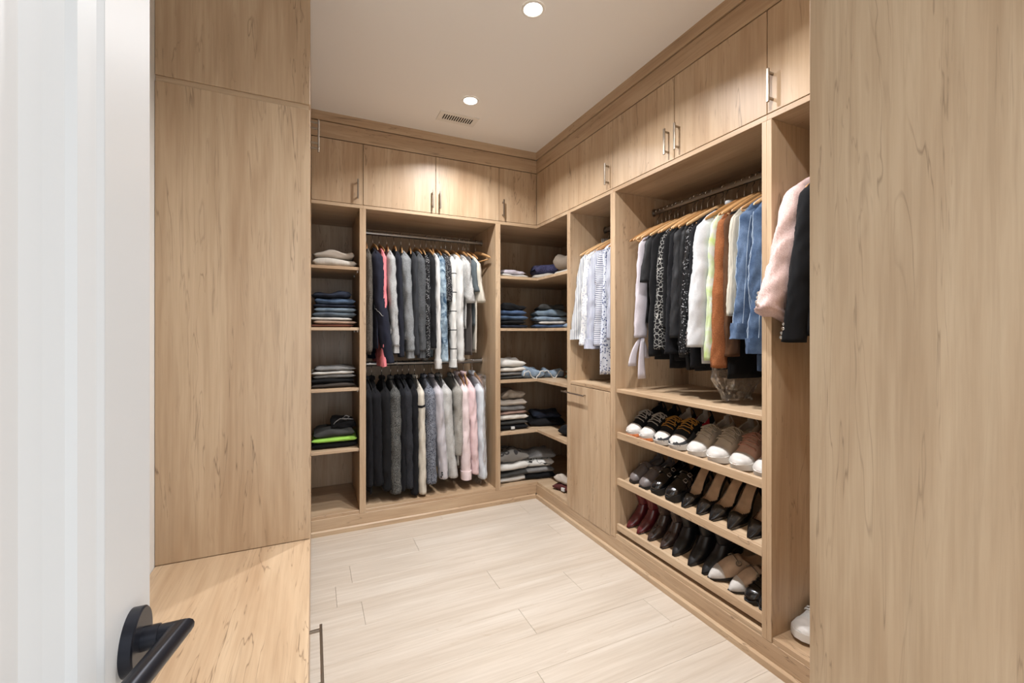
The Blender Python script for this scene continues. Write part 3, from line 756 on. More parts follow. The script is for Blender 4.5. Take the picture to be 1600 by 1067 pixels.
def UBg(x, name, cat, label, mat, **k):
    loc = (x, RYB, RZU); k['sx'] = k.get('sx', .026)*1.22; k['sy'] = k.get('sy', .055)*1.12; k.setdefault('wr', .12); k.setdefault('drop', .016)
    return garment(name, label + ' on the upper back rail', cat, UB, loc, ROT_B, mat, hang_group='hangers on the upper back rail', **k)
UBg(.350, 'cardigan', 'cardigan', 'brown-grey tweed cardigan pressed against the side of the bay', 'taupe_tweed', L=.86, sleeve=.70, sx=.022, th=.014)
def seam(t, seed):      # thin pale seam slanting over the front sleeve
    rg = sleeve_rings(-1, .225, .78, .036*1.22, .062*1.12, seed-1, .085, .012, .25, wr=.12); n_ = len(rg); pts = []
    for k in range(9, 22):
        i = int(n_*(.44 + .012*(k-9))); r_ = rg[i]; c_ = sum((Vector(p) for p in r_), Vector())/len(r_); p = Vector(r_[k]); pts.append(c_ + (p-c_)*1.015)
    MB().tube(pts, .0016, 5).obj('seam', 'light_heather', t, True, None, False)
UBg(.398, 'sweatshirt', 'sweatshirt', 'plain navy long-sleeved top leaning over a coral one', 'navy', L=.82, sleeve=.78, sx=.036, sy=.062, dx=.085, th=.016, W=.225, extra=seam)
UBg(.445, 'sweatshirt', 'sweatshirt', 'coral pink long-sleeved top with a drooping sleeve', 'coral', L=.95, sleeve=.80, sx=.020, sy=.05, dx=.0, th=.013, cuff='band')
UBg(.498, 'sweatshirt', 'sweatshirt', 'pale heather grey sweatshirt', 'light_heather', L=.72, sleeve=.66, sx=.030, sy=.06, dx=.035, th=.016, cuff='rib')
UBg(.548, 'sweater', 'sweater', 'dark navy sweater between two grey sweatshirts', 'dark_navy', L=.86, sleeve=.74, sx=.022, sy=.05, dx=.02, th=.016)
UBg(.598, 'hoodie', 'hoodie', 'mid grey hoodie with ribbed cuff', 'grey_heather', L=.76, sleeve=.70, sx=.034, sy=.062, dx=.038, th=.018, cuff='rib', hood=True)
UBg(.662, 'sweater', 'sweater', 'charcoal crew sweater behind the mid grey hoodie', 'charcoal', L=.82, sleeve=.73, sx=.022, sy=.048, dx=.01, th=.014)
UBg(.706, 'sweatshirt', 'sweatshirt', 'dark heather grey sweatshirt', 'charcoal_heather', L=.76, sleeve=.70, sx=.032, sy=.058, dx=.008, th=.016, cuff='rib')
UBg(.750, 'blouse', 'blouse', 'black and white speckled blouse', 'speckle', L=.80, sleeve=.75, sx=.018, sy=.05, dx=.006, th=.011)
UBg(.788, 'sweater', 'sweater', 'black long-sleeved sweater beside the speckled blouse', 'black_cotton', L=.78, sleeve=.68, sx=.024, sy=.052, dx=.006, th=.013)
UBg(.826, 'shirt', 'shirt', 'white long shirt next to the tie-dyed one', 'ombre_white', L=.84, sleeve=.83, sx=.018, sy=.048, dx=.008, th=.011, cuff='band')
UBg(.862, 'shirt', 'shirt', 'blue tie-dyed long-sleeved shirt', 'tiedye_blue', L=.82, sleeve=.78, sx=.025, sy=.055, dx=.022, th=.013)
UBg(.905, 'top', 'top', 'black and white patterned short-sleeved top', 'houndstooth', L=.70, sleeve=.34, sx=.024, sy=.052, dx=.006, th=.013, taper=.1)
UBg(.945, 'shirt', 'shirt', 'white shirt with thin black windowpane lines', 'white_windowpane', L=.80, sleeve=.83, sx=.022, sy=.05, dx=.003, th=.012, cuff='band')
UBg(.990, 'shirt', 'shirt', 'plain white long-sleeved shirt', 'white_cotton', L=.84, sleeve=.78, sx=.026, sy=.062, dx=.016, th=.015, W=.22)
UBg(1.046, 'top', 'top', 'white lace short-sleeved top', 'white_lace', L=.68, sleeve=.345, sx=.028, sy=.068, dx=.03, th=.014, taper=-.15)
UBg(1.082, 'dress', 'dress', 'taupe dress behind the white lace top', 'taupe', L=.88, sleeve=0, th=.012)
UBg(1.104, 'top', 'top', 'slate grey short-sleeved top', 'slate', L=.66, sleeve=.26, sx=.022, sy=.055, dx=.02, th=.012, taper=.05)
UBg(1.128, 'blouse', 'blouse', 'cream white blouse with short ruffled sleeve', 'cream', L=.86, sleeve=.34, sx=.026, sy=.060, dx=.035, th=.013, taper=-.05)
hanger((1.188, RYB, RZU), ROT_B, 'empty wooden hanger at the end of the upper back rail', 'hangers on the upper back rail', 'wood', True, R(20))
def LBg(x, name, cat, label, mat, **k):
    k.setdefault('hang', 'black'); k.setdefault('W', .22); k.setdefault('collar', 'flat'); k['sx'] = k.get('sx', .026)*1.18; k['sy'] = k.get('sy', .055)*1.15; k.setdefault('wr', .11); k.setdefault('drop', .016)
    return garment(name, label + ' on the lower back rail', cat, LBG, (x, RYB, RZL), ROT_B, mat, hang_group='hangers on the lower back rail', **k)
LBg(.352, 'coat', 'coat', 'black coat pressed against the side of the bay', 'black_wool', L=.86, sleeve=.66, sx=.024, th=.016)
LBg(.392, 'blazer', 'blazer', 'black blazer second from the side of the bay', 'black_wool', L=.74, sleeve=.66, sx=.036, sy=.062, dx=.02, th=.018)
LBg(.462, 'blazer', 'blazer', 'black blazer beside the charcoal tweed one', 'black_cotton', L=.82, sleeve=.70, sx=.034, sy=.06, dx=.012, th=.018)
LBg(.524, 'blazer', 'blazer', 'charcoal tweed blazer with cuff buttons', 'charcoal_tweed', L=.78, sleeve=.73, sx=.036, sy=.065, dx=.004, th=.018, buttons=3, W=.235)
LBg(.574, 'blazer', 'blazer', 'black blazer between two dark grey ones', 'black_wool', L=.80, sleeve=.72, sx=.022, th=.016)
LBg(.612, 'blazer', 'blazer', 'plain dark grey wool blazer', 'dark_grey_wool', L=.78, sleeve=.71, sx=.032, sy=.06, dx=.012, th=.017)
LBg(.660, 'blazer', 'blazer', 'black blazer beside the cream jacket', 'black_wool', L=.84, sleeve=.76, sx=.026, sy=.055, th=.016)
LBg(.702, 'jacket', 'jacket', 'cream jacket with a black trim band', 'cream', L=.76, sleeve=.76, sx=.026, sy=.06, dx=.014, th=.016, W=.23, band=(.17, .20, 'black_cotton'))
LBg(.772, 'jacket', 'jacket', 'navy and white tweed jacket', 'navy_tweed', L=.74, sleeve=.70, sx=.036, sy=.062, dx=.012, th=.02)
LBg(.832, 'blazer', 'blazer', 'pale lavender grey blazer with dark cuff buttons', 'lavender_grey', L=.74, sleeve=.68, sx=.032, sy=.062, dx=.045, th=.016, buttons=3)
LBg(.890, 'blazer', 'blazer', 'pale heather grey blazer', 'pale_grey', L=.76, sleeve=.68, sx=.036, sy=.065, dx=.055, th=.018)
LBg(.985, 'blazer', 'blazer', 'beige grey linen blazer', 'linen_grey', L=.74, sleeve=.52, sx=.032, sy=.06, dx=.0, th=.018)
LBg(1.034, 'shirt', 'shirt', 'pale pink shirt with a broad cuff', 'pale_pink', L=.72, sleeve=.71, sx=.034, sy=.055, dx=.012, th=.016, cuff='band', hang='wood', collar='stand')
LBg(1.090, 'shirt', 'shirt', 'deeper pink shirt beside the bagged one', 'pink_shirt', L=.72, sleeve=.68, sx=.028, sy=.06, dx=.03, th=.015, hang='wood', collar='stand')
def bag_mb(W, z0, z1, th, seed, tail=.10, n=56):
    rings = []; st = 46
    for i in range(st+1):
        q = i/st; z = z0 + (z1-z0)*q
        k = 1.0 if q < .75 else 1 - .45*(q-.75)/.25
        ring = []
        for j in range(n):
            a = 2*math.pi*j/n
            cr_ = .010*nz(math.cos(a)*3, math.sin(a)*3, z*14, seed) + (.030*nz(math.cos(a)*5, math.sin(a)*5, z*40, seed+2)*max(0, q-.7)/.3)
            ring.append(((th*k+cr_)*math.sin(a) + .02*max(0, q-.75)*4*nz(0, a, z*20, seed+7), (W*k+cr_*1.5)*math.cos(a), z))
        rings.append(ring)
    return MB().loft(rings, True, False)
LBg(1.160, 'shirt', 'shirt', 'pale blue shirt inside clear plastic', 'pale_blue', L=.76, sleeve=.72, sx=.030, sy=.058, dx=.02, th=.016, hang='wood', collar='stand')
t = thing('garment_bag', 'clear dry-cleaning plastic crumpled over the pale blue shirt', 'garment bag', (1.178, RYB, RZL))
bag_mb(.255, -.10, -.945, .040, 5.2).obj('plastic_film', 'clear_plastic', t, False, None, False)
# ---- striped shirts
F('stripe_grey', (226, 226, 224), 'stripes', (120, 124, 138), 1.0); F('stripe_white', (232, 232, 230), 'floral', (190, 192, 204), 1.2); F('stripe_blue', (226, 228, 234), 'stripes', (98, 106, 146), 1.15)
F('stripe_navy', (224, 226, 232), 'cross_stripes', (70, 76, 108), 1.2); F('floral_blue', (218, 222, 232), 'floral', (74, 84, 124), 1.3)
SG = 'striped shirts above the hamper'
def SGg(y, name, cat, label, mat, **k):
    k['sx'] = k.get('sx', .026)*1.25; k['sy'] = k.get('sy', .055)*1.2; k['dy'] = k.get('dy', .01)+.035; k.setdefault('wr', .12); k.setdefault('drop', .01)
    return garment(name, label + ' above the hamper', cat, SG, (RXR, y, RZU), ROT_R, mat, hang_group='hangers above the hamper', bar=True, **k)
SGg(2.485, 'shirt', 'shirt', 'grey striped shirt farthest back', 'stripe_grey', L=.72, sleeve=.62, sx=.028, sy=.05, dy=.05, th=.016, collar='stand', cuff='band')
SGg(2.425, 'blouse', 'blouse', 'white blouse with pale embroidered front', 'stripe_white', L=.74, sleeve=.66, sx=.030, sy=.055, dy=.02, th=.016)
SGg(2.360, 'shirt', 'shirt', 'fine blue striped shirt with a wide cuff', 'stripe_blue', L=.74, sleeve=.68, sx=.036, sy=.062, dy=.01, th=.02, cuff='band', collar='stand', dx=-.01)
SGg(2.290, 'shirt', 'shirt', 'navy horizontal pinstripe shirt', 'stripe_navy', L=.72, sleeve=.66, sx=.030, sy=.055, dy=.0, th=.018, collar='stand')
SGg(2.250, 'dress', 'dress', 'blue and white floral dress longer than the shirts', 'floral_blue', L=.98, sleeve=0, th=.026, W=.22, flare=.14, fold=.016)
SGg(2.180, 'shirt', 'shirt', 'broad blue striped shirt nearest the jackets', 'stripe_blue', L=.74, sleeve=.62, sx=.030, sy=.058, dy=-.02, th=.018)
# ---- jackets over the shoes
F('lavender_white', (214, 206, 212)); F('snake_print', (200, 198, 192), 'snake', (26, 25, 26), 1.3); F('black_silk', (17, 17, 19), rough=.55); F('sequins', (170, 170, 172), 'sequin', (22, 22, 24)); F('sheer_black', (38, 38, 40), rough=.6)
F('ash_blazer', (214, 215, 216)); F('white_green', (226, 230, 222), 'tiedye', (206, 230, 150), .7); F('rust_suede', (164, 102, 62), 'heather', (134, 80, 46)); F('cream_knit', (214, 208, 192), 'knit'); F('denim_blue', (112, 134, 164), 'denim', (60, 80, 108)); F('denim_mid', (100, 122, 152), 'denim', (52, 72, 100)); F('denim_stitch', (176, 192, 210))
F('brown_wool', (92, 62, 40)); F('black_velvet', (14, 14, 16))
EG = 'clothes on the rail above the shoes'
def EGg(y, name, cat, label, mat, **k):
    k.setdefault('bar', True); k.setdefault('drop', .012); k.setdefault('wr', .11)
    k['sy'] = k.get('sy', .055)*1.18; k['dy'] = k.get('dy', .012) + .045
    return garment(name, label + ' on the rail above the shoes', cat, EG, (RXR, y, RZU), ROT_R, mat, hang_group='hangers above the shoes', **k)
def tie_cuff(t, seed):
    for k, (a, b_, c_) in enumerate((((0, -.21, -.74), (.0, -.27, -.80), (.01, -.285, -.90)), ((.01, -.21, -.745), (.02, -.235, -.85), (.02, -.225, -.97)), ((.0, -.21, -.74), (-.01, -.18, -.80), (-.02, -.16, -.86)))):
        rg = []
        for i in range(9):
            q = i/8; p = (Vector(a)*(1-q)**2 + Vector(b_)*2*q*(1-q) + Vector(c_)*q*q); wv = .012 + .018*q
            rg.append([p + Vector((.004*math.cos(e), wv*math.sin(e), 0)) for e in (2*math.pi*j/10 for j in range(10))])
        MB().loft(rg).obj('tie_ribbon', 'lavender_white', t, True, None, False)
EGg(1.905, 'blouse', 'blouse', 'lavender white blouse with a tied cuff', 'lavender_white', L=.62, sleeve=.60, sx=.020, sy=.05, dy=.0, th=.013, extra=tie_cuff)
EGg(1.870, 'top', 'top', 'black silk sleeveless top behind the tied blouse', 'black_silk', L=.66, sleeve=.0, th=.015)
EGg(1.838, 'top', 'top', 'black satin cap-sleeved top', 'sheer_black', L=.60, sleeve=.30, sx=.020, sy=.05, th=.014, hang='wood')
EGg(1.800, 'blouse', 'blouse', 'long black blouse before the animal print', 'black_cotton', L=.86, sleeve=.70, sx=.020, sy=.05, dy=-.01, th=.016)
EGg(1.738, 'blouse', 'blouse', 'black and white animal print blouse', 'snake_print', L=.80, sleeve=.66, sx=.026, sy=.055, dy=.01, th=.016, fold=.012)
EGg(1.703, 'dress', 'dress', 'plain black dress behind the animal print', 'black_velvet', L=.90, sleeve=.55, sx=.024, sy=.05, dy=-.02, th=.018)
EGg(1.668, 'top', 'top', 'black velvet long-sleeved top', 'black_wool', L=.86, sleeve=.68, sx=.024, sy=.054, dy=.0, th=.017)
EGg(1.634, 'blouse', 'blouse', 'sheer black blouse with soft folds', 'sheer_black', L=.84, sleeve=.60, sx=.028, sy=.056, dy=.0, th=.018, fold=.012)
EGg(1.602, 'dress', 'dress', 'black dress with pleated hem', 'black_silk', L=.90, sleeve=.64, sx=.024, sy=.05, dy=-.02, th=.018, fold=.014, kf=6)
EGg(1.566, 'top', 'top', 'black sequinned long-sleeved top', 'sequins', L=.78, sleeve=.68, sx=.028, sy=.055, dy=.005, th=.017)
EGg(1.534, 'blazer', 'blazer', 'black blazer half hidden by the pale grey one', 'black_wool', L=.90, sleeve=.74, sx=.024, sy=.052, dy=-.03, th=.016)
EGg(1.472, 'blazer', 'blazer', 'pale ash grey blazer with four cuff buttons', 'ash_blazer', L=.86, sleeve=.64, sx=.038, sy=.068, dy=.03, th=.020, buttons=4, W=.235, button_mat='taupe', collar='flat')
EGg(1.424, 'top', 'top', 'white top with lime green patches', 'white_green', L=.84, sleeve=.70, sx=.018, sy=.045, dy=.0, th=.012)
EGg(1.384, 'jacket', 'jacket', 'rust brown suede jacket', 'rust_suede', L=.70, sleeve=.73, sx=.028, sy=.055, dy=.005, th=.016)
EGg(1.348, 'coat', 'coat', 'dark brown wool coat reaching below the rust jacket', 'brown_wool', L=.92, sleeve=.68, sx=.022, sy=.05, dy=-.04, th=.018, body_mat='black_velvet')
EGg(1.314, 'sweater', 'sweater', 'cream knitted sweater squeezed beside the denim', 'cream_knit', L=.66, sleeve=.50, sx=.020, sy=.05, dy=-.005, th=.014)
EGg(1.262, 'jacket', 'jacket', 'blue denim jacket with short cuff', 'denim_blue', L=.70, sleeve=.60, sx=.032, sy=.062, dy=.015, th=.020, cuff='band', buttons=1, button_mat='nickel', stitch='denim_stitch')
EGg(1.192, 'jacket', 'jacket', 'long blue denim jacket nearest the divider', 'denim_mid', L=.86, sleeve=.66, sx=.034, sy=.066, dy=.0, th=.024, cuff='band', hem=True, W=.225, buttons=1, button_mat='nickel', stitch='denim_stitch')
for y_, lb in ((1.945, 'nearest the lavender blouse'), (1.975, 'second from the side panel'), (2.008, 'closest to the side panel')):
    hanger((RXR, y_, RZU), ROT_R, 'empty wooden hanger above the sneakers, ' + lb, 'hangers above the shoes', 'wood', True)
t = thing('garment_bag', 'clear crumpled plastic bag hanging below the rust jacket', 'garment bag', (RXR-.06, 1.42, RZU), (0, 0, ROT_R))
bag_mb(.16, -.62, -1.045, .045, 9.1).obj('plastic_film', 'clear_plastic', t, False, None, False)
# ---- pink jacket bay
F('pink_boucle', (240, 214, 208), 'tweed', (222, 188, 182), 1.6); F('black_suit', (20, 21, 24))
garment('jacket', 'pale pink tweed jacket with bent sleeve reaching out of the bay', 'jacket', 'jackets in the end bay', (RXR-.02, 1.035, RZU), ROT_R, 'pink_boucle', W=.235, L=.64, th=.024, sleeve=.52, sx=.040, sy=.078, dx=-.050, dy=.040, taper=-.04, buttons=4, button_mat='jewel', elbow=.012, bend=.06, bar=True, hang_group='hangers in the end bay', wr=.13)
garment('blazer', 'black blazer with jewelled cuff buttons beside the pink jacket', 'blazer', 'jackets in the end bay', (RXR-.02, .985, RZU), ROT_R, 'black_suit', W=.235, L=.74, th=.020, sleeve=.62, sx=.034, sy=.072, dx=-.035, dy=.060, buttons=4, button_mat='jewel', bar=True, hang_group='hangers in the end bay')
garment('jacket', 'dark jacket last on the rail behind the foreground cabinet', 'jacket', 'jackets in the end bay', (RXR, .86, RZU), ROT_R, 'black_suit', W=.23, L=.78, th=.022, sleeve=.64, sx=.036, sy=.062, bar=True, hang_group='hangers in the end bay')

# ================================================================== folded clothes
def folded_mb(w_, d_, h_, seed, layers=2, rum=.25, n=28, m=18):
    rings = []
    for i in range(m+1):
        q = i/m; u = 2*q-1
        e = (1-abs(u)**7)**.35 if abs(u) < 1 else 0.0
        e = max(e, .12)
        ring = []
        for k in range(n):
            a = 2*math.pi*k/n; ca, sa = math.cos(a), math.sin(a)
            y = d_/2*math.copysign(abs(ca)**.45, ca); zr = math.copysign(abs(sa)**.6, sa)
            y *= 1 - .035*(1-math.cos(2*math.pi*layers*(zr+1)/2))*.5*(d_ and .12/d_*2)
            z = h_/2*zr*e
            x = u*w_/2*(1 - .02*zr*zr)
            top = (zr+1)/2
            y += .012*rum*4*nz(u*2.2, zr*1.5, ca*2, seed)*.5
            z += top*rum*h_*1.1*nz(x*9, y*9, 0, seed+1) + rum*.006*nz(x*30, y*30, zr*2, seed+2)
            x += .010*rum*4*nz(zr*2, ca*2, 1, seed+3)*.5*abs(u)
            ring.append((x, y, max(z, -h_/2) + h_/2))
        rings.append(ring)
    return MB().loft(rings)
def stack(items, x, y, z, rz, group, jit=.012):
    """items bottom to top: (name, category, label, fabric, w, d, h, rumple)"""
    rr = random.Random(int(x*977+y*313+z*71))
    for it in items:
        name, cat, label, mat, w_, d_, h_, rum = it[:8]
        CNT[0] += 1
        o = folded_mb(w_, d_, h_, CNT[0]*1.31, 2 if h_ > .025 else 1, rum).obj(name, mat, None, True, None)
        o.location = (x+rr.uniform(-jit, jit), y+rr.uniform(-jit, jit)*.6, z+.0005); o.rotation_euler = (0, 0, rz+rr.uniform(-.04, .04))
        tag(o, label, cat, group)
        if 'white tag' in label:
            MB().box(-.025, -d_/2-.006, h_*.25, .005, -d_/2+.012, h_*.72, .001).obj('tag', 'white_cotton', o, world=False)
        z += h_*.965
    return z
F('f_white', (224, 220, 212)); F('f_rib', (222, 214, 202), 'knit', None, .8); F('f_beige', (196, 184, 170)); F('f_rust', (118, 72, 56)); F('f_tan', (188, 160, 140)); F('f_jean_lt', (150, 168, 180), 'denim', (112, 130, 146))
F('f_jean_grey', (112, 124, 132), 'denim', (82, 92, 102)); F('f_jean_mid', (98, 118, 142), 'denim', (62, 80, 104)); F('f_jean_dk', (52, 60, 76), 'denim', (34, 38, 50)); F('f_black', (22, 22, 24)); F('f_brown', (78, 70, 64)); F('f_grey', (146, 144, 142), 'heather', (116, 115, 113))
F('f_lime', (168, 222, 96)); F('f_graphite', (70, 70, 68)); F('f_navy_speck', (92, 92, 128), 'tweed', (44, 44, 74)); F('f_taupe_knit', (158, 144, 128), 'knit'); F('f_jean_pale', (160, 176, 190), 'denim', (124, 142, 160)); F('f_olive', (112, 112, 98)); F('f_green', (58, 66, 54))
F('f_maroon', (92, 46, 44)); F('f_rings', (138, 134, 128), 'rings', (66, 64, 64)); F('f_drawn', (222, 220, 214), 'scribble', (40, 40, 40)); F('f_pinkbrown', (158, 128, 114)); F('f_lav', (206, 198, 206)); F('f_jean_blue', (84, 104, 134), 'denim', (56, 74, 102))
TG = 'folded clothes in the shelf tower'; CGp = 'folded clothes on the corner shelves'
AXc, AYc = .128, YB+.20
stack([('sweater', 'sweater', 'cream ribbed sweater folded on the top shelf of the tower', 'f_rib', .27, .30, .055, .22),
       ('sweater', 'sweater', 'beige knit folded loosely over a cream ribbed sweater', 'f_beige', .25, .27, .060, .55)], AXc, AYc, LV[3], 0, TG)
stack([('trousers', 'trousers', 'rust brown trousers at the bottom of the jeans pile', 'f_rust', .26, .30, .022, .15),
       ('trousers', 'trousers', 'tan trousers folded above the rust brown pair', 'f_tan', .265, .30, .024, .15),
       ('trousers', 'trousers', 'white trousers folded in the jeans pile', 'f_white', .26, .30, .022, .15),
       ('jeans', 'jeans', 'grey-blue jeans folded above the white trousers', 'f_jean_grey', .27, .30, .034, .25),
       ('jeans', 'jeans', 'pale washed jeans in the tower pile', 'f_jean_lt', .26, .29, .034, .25),
       ('jeans', 'jeans', 'near-black thin jeans under the rolled blue pair', 'f_jean_dk', .26, .29, .020, .2),
       ('jeans', 'jeans', 'mid blue jeans folded thick near the top of the tower pile', 'f_jean_mid', .25, .28, .046, .35),
       ('jeans', 'jeans', 'black jeans rumpled on top of the tower pile', 'f_jean_dk', .24, .27, .038, .6)], AXc, AYc, LV[2], 0, TG)
stack([('trousers', 'trousers', 'dark brown trousers below the black pair in the tower', 'f_brown', .27, .30, .032, .2),
       ('trousers', 'trousers', 'black trousers folded below the grey and white tops', 'f_black', .27, .30, .030, .2),
       ('t_shirt', 't-shirt', 'grey t-shirt folded under the white one in the tower', 'f_grey', .26, .29, .026, .35),
       ('t_shirt', 't-shirt', 'white t-shirt folded between two grey ones in the tower', 'f_white', .26, .29, .026, .35),
       ('t_shirt', 't-shirt', 'grey t-shirt rumpled on top of the white one in the tower', 'f_grey', .25, .28, .028, .5)], AXc, AYc, LV[1], 0, TG)
zt = stack([('leggings', 'leggings', 'black leggings under the lime green top', 'f_black', .28, .30, .040, .3),
       ('sports_top', 'top', 'lime green sports top folded in the tower', 'f_lime', .28, .31, .034, .25),
       ('sweatpants', 'sweatpants', 'dark grey sweatpants rumpled on the lime green top', 'f_graphite', .25, .28, .045, .6)], AXc, AYc, LV[0], 0, TG)
t = thing('sweatpants', 'black sweatpants with a loose grey drawstring on top of the lime pile', 'sweatpants', (AXc+.06, AYc, zt), group=TG)
folded_mb(.15, .22, .055, 77.1, 2, .7).obj('folded_body', 'f_black', t, True, None, False)
MB().tube([(-.07, -.08, .02), (-.05, -.09, .05), (-.02, -.08, .068), (.02, -.09, .060), (.035, -.1, .082), (.015, -.1, .090), (-.01, -.1, .074), (.03, -.1, .066), (.06, -.1, .062)], .0035, 6).obj('drawstring', 'f_grey', t, True, None, False)
# corner shelves: left pile, middle pile, right pile
LXc, LYc = 1.425, YB+.20
MX, MY, MR = 1.800, 3.235, R(-18)
RXc, RYc = 1.86, 2.69
stack([('t_shirt', 't-shirt', 'white t-shirt folded flat on the top corner shelf', 'f_white', .24, .28, .026, .3),
       ('t_shirt', 't-shirt', 'pale lavender t-shirt rumpled over a white one on the top corner shelf', 'f_lav', .20, .26, .040, .7)], LXc, LYc, LV[3], 0, CGp)
stack([('sweater', 'sweater', 'white sweater under the navy speckled knit', 'f_rib', .22, .28, .055, .3),
       ('sweater', 'sweater', 'navy speckled knit bundled on a white sweater', 'f_navy_speck', .20, .24, .085, .5)], 1.79, 3.22, LV[3], MR, CGp)
stack([('sweater', 'sweater', 'cream sweater under the bulky taupe knit', 'f_rib', .30, .30, .060, .3),
       ('sweater', 'sweater', 'bulky taupe knit bundled beside the navy one', 'f_taupe_knit', .28, .28, .135, .4)], 1.90, 2.90, LV[3], R(-60), CGp)
stack([('jeans', 'jeans', 'black jeans at the bottom of the dark corner pile', 'f_jean_dk', .24, .30, .030, .25),
       ('jeans', 'jeans', 'black coated jeans second in the dark corner pile', 'f_black', .23, .30, .034, .3),
       ('jeans', 'jeans', 'slate blue jeans in the dark corner pile', 'f_jean_mid', .25, .30, .042, .25),
       ('jeans', 'jeans', 'dark blue jeans in the dark corner pile', 'f_jean_blue', .25, .29, .036, .3),
       ('jeans', 'jeans', 'black jeans rumpled on top of the dark corner pile', 'f_black', .22, .27, .055, .7)], LXc, LYc, LV[2], 0, CGp)
stack([('jeans', 'jeans', 'medium blue jeans at the bottom of the pale jeans pile', 'f_jean_blue', .28, .28, .034, .25),
       ('jeans', 'jeans', 'off-white jeans in the pale jeans pile', 'f_white', .26, .28, .026, .3),
       ('jeans', 'jeans', 'pale blue jeans above the off-white pair', 'f_jean_pale', .28, .27, .042, .25),
       ('jeans', 'jeans', 'light blue jeans rumpled near the top of the pale pile', 'f_jean_lt', .27, .26, .048, .55),
       ('jeans', 'jeans', 'dark grey jeans bunched behind the light blue pair', 'f_graphite', .22, .22, .040, .7)], 1.80, 3.17, LV[2], MR, CGp)
stack([('jeans', 'jeans', 'pale blue jeans lying alone beside the pale pile', 'f_jean_pale', .22, .28, .040, .3)], 1.90, 2.80, LV[2], R(-60), CGp)
stack([('sweater', 'sweater', 'dark thin sweater below two white ones', 'f_graphite', .25, .30, .028, .25),
       ('sweater', 'sweater', 'white and grey sweater in the third-shelf corner pile', 'f_grey', .24, .29, .030, .3),
       ('sweater', 'sweater', 'light beige sweater in the third-shelf corner pile', 'f_rib', .24, .29, .036, .35),
       ('sweater', 'sweater', 'puffy white sweater on top of the third-shelf corner pile', 'f_white', .23, .28, .060, .5)], LXc-.02, LYc, LV[1], 0, CGp)
def frayed(x, y, z, rz, label, w_, seed):
    t = thing('denim_shorts', label, 'shorts', (x, y, z), (0, 0, rz), CGp)
    folded_mb(w_, .22, .06, seed, 2, .9).obj('folded_body', 'f_jean_pale', t, True, None, False)
    rr = random.Random(int(seed)); pth = []
    for i in range(15):
        q = i/14; pth.append((-w_/2 + w_*q, -.118 + .012*rr.uniform(-1, 1), .03 + .032*math.sin(q*9) + .006*rr.uniform(-1, 1)))
    MB().tube(pth, .0042, 6).obj('frayed_hem', 'f_white', t, True, None, False)
frayed(1.60, 3.16, LV[1], R(-4), 'pale denim shorts with white frayed hem, crumpled in the corner', .19, 31)
frayed(1.80, 3.14, LV[1], R(-20), 'pale denim shorts with white frayed hem beside the olive knit', .17, 47)
stack([('sweater', 'sweater', 'dark green sweater under the olive roll', 'f_green', .24, .28, .040, .25),
       ('sweater', 'sweater', 'olive grey knit rolled beside the denim shorts', 'f_olive', .22, .26, .062, .5)], RXc+.06, RYc+.10, LV[1], R(-70), CGp)
stack([('sweater', 'sweater', 'black sweater with a white tag at the bottom of the beige pile', 'f_black', .26, .30, .040, .25),
       ('sweater', 'sweater', 'dark grey sweater in the beige pile', 'f_graphite', .25, .29, .040, .3),
       ('sweater', 'sweater', 'white knit sweater in the beige pile', 'f_rib', .25, .29, .045, .35),
       ('sweater', 'sweater', 'dusty brown sweater in the beige pile', 'f_pinkbrown', .25, .29, .026, .5),
       ('sweater', 'sweater', 'light grey sweater in the beige pile', 'f_grey', .23, .28, .045, .3),
       ('sweater', 'sweater', 'taupe sweater folded below the rumpled one', 'f_beige', .24, .28, .050, .35),
       ('sweater', 'sweater', 'taupe knit rumpled on top of the beige pile', 'f_taupe_knit', .20, .26, .060, .7)], LXc, LYc, LV[0], 0, CGp)
stack([('sweater', 'sweater', 'black sweater lying flat in the corner of the fourth shelf', 'f_black', .30, .30, .06, .4),
       ('sweater', 'sweater', 'black knit heaped in the corner of the fourth shelf', 'f_jean_dk', .24, .24, .045, .7)], 1.78, 3.22, LV[0], MR, CGp)
stack([('sweater', 'sweater', 'black folded top beside the hamper side panel', 'f_black', .22, .26, .065, .5),
       ('scarf', 'scarf', 'lavender white scarf on a black top in the corner', 'f_lav', .12, .20, .035, .7)], RXc-.05, RYc+.02, LV[0], R(-75), CGp)
stack([('t_shirt', 't-shirt', 'white t-shirt at the foot of the corner shelves', 'f_white', .24, .30, .045, .3),
       ('t_shirt', 't-shirt', 'dark grey t-shirt on the lowest corner shelf', 'f_graphite', .25, .30, .050, .45),
       ('sweatshirt', 'sweatshirt', 'thick white sweatshirt below the ringed sweater', 'f_white', .26, .30, .060, .35),
       ('sweater', 'sweater', 'grey sweater with dark ring pattern on the lowest corner pile', 'f_rings', .26, .29, .075, .5)], LXc, LYc, .125, 0, CGp)
stack([('sweatshirt', 'sweatshirt', 'black sweatshirt at the bottom of the drawn-print pile', 'f_black', .26, .30, .050, .25),
       ('sweatshirt', 'sweatshirt', 'mid grey sweatshirt on the black one', 'f_grey', .26, .30, .050, .3),
       ('sweatshirt', 'sweatshirt', 'white sweatshirt with black line drawing', 'f_drawn', .25, .28, .060, .45),
       ('hoodie', 'hoodie', 'pale grey knit hoodie rumpled on the drawn print', 'f_grey', .26, .27, .050, .8)], 1.67, 3.19, .125, R(-10), CGp)
stack([('sweater', 'sweater', 'maroon sweater with a white tag on the lowest corner shelf', 'f_maroon', .24, .28, .050, .3),
       ('sweater', 'sweater', 'beige and white top folded on the maroon sweater', 'f_beige', .24, .27, .060, .6)], RXc-.06, RYc+.06, .125, R(-70), CGp)

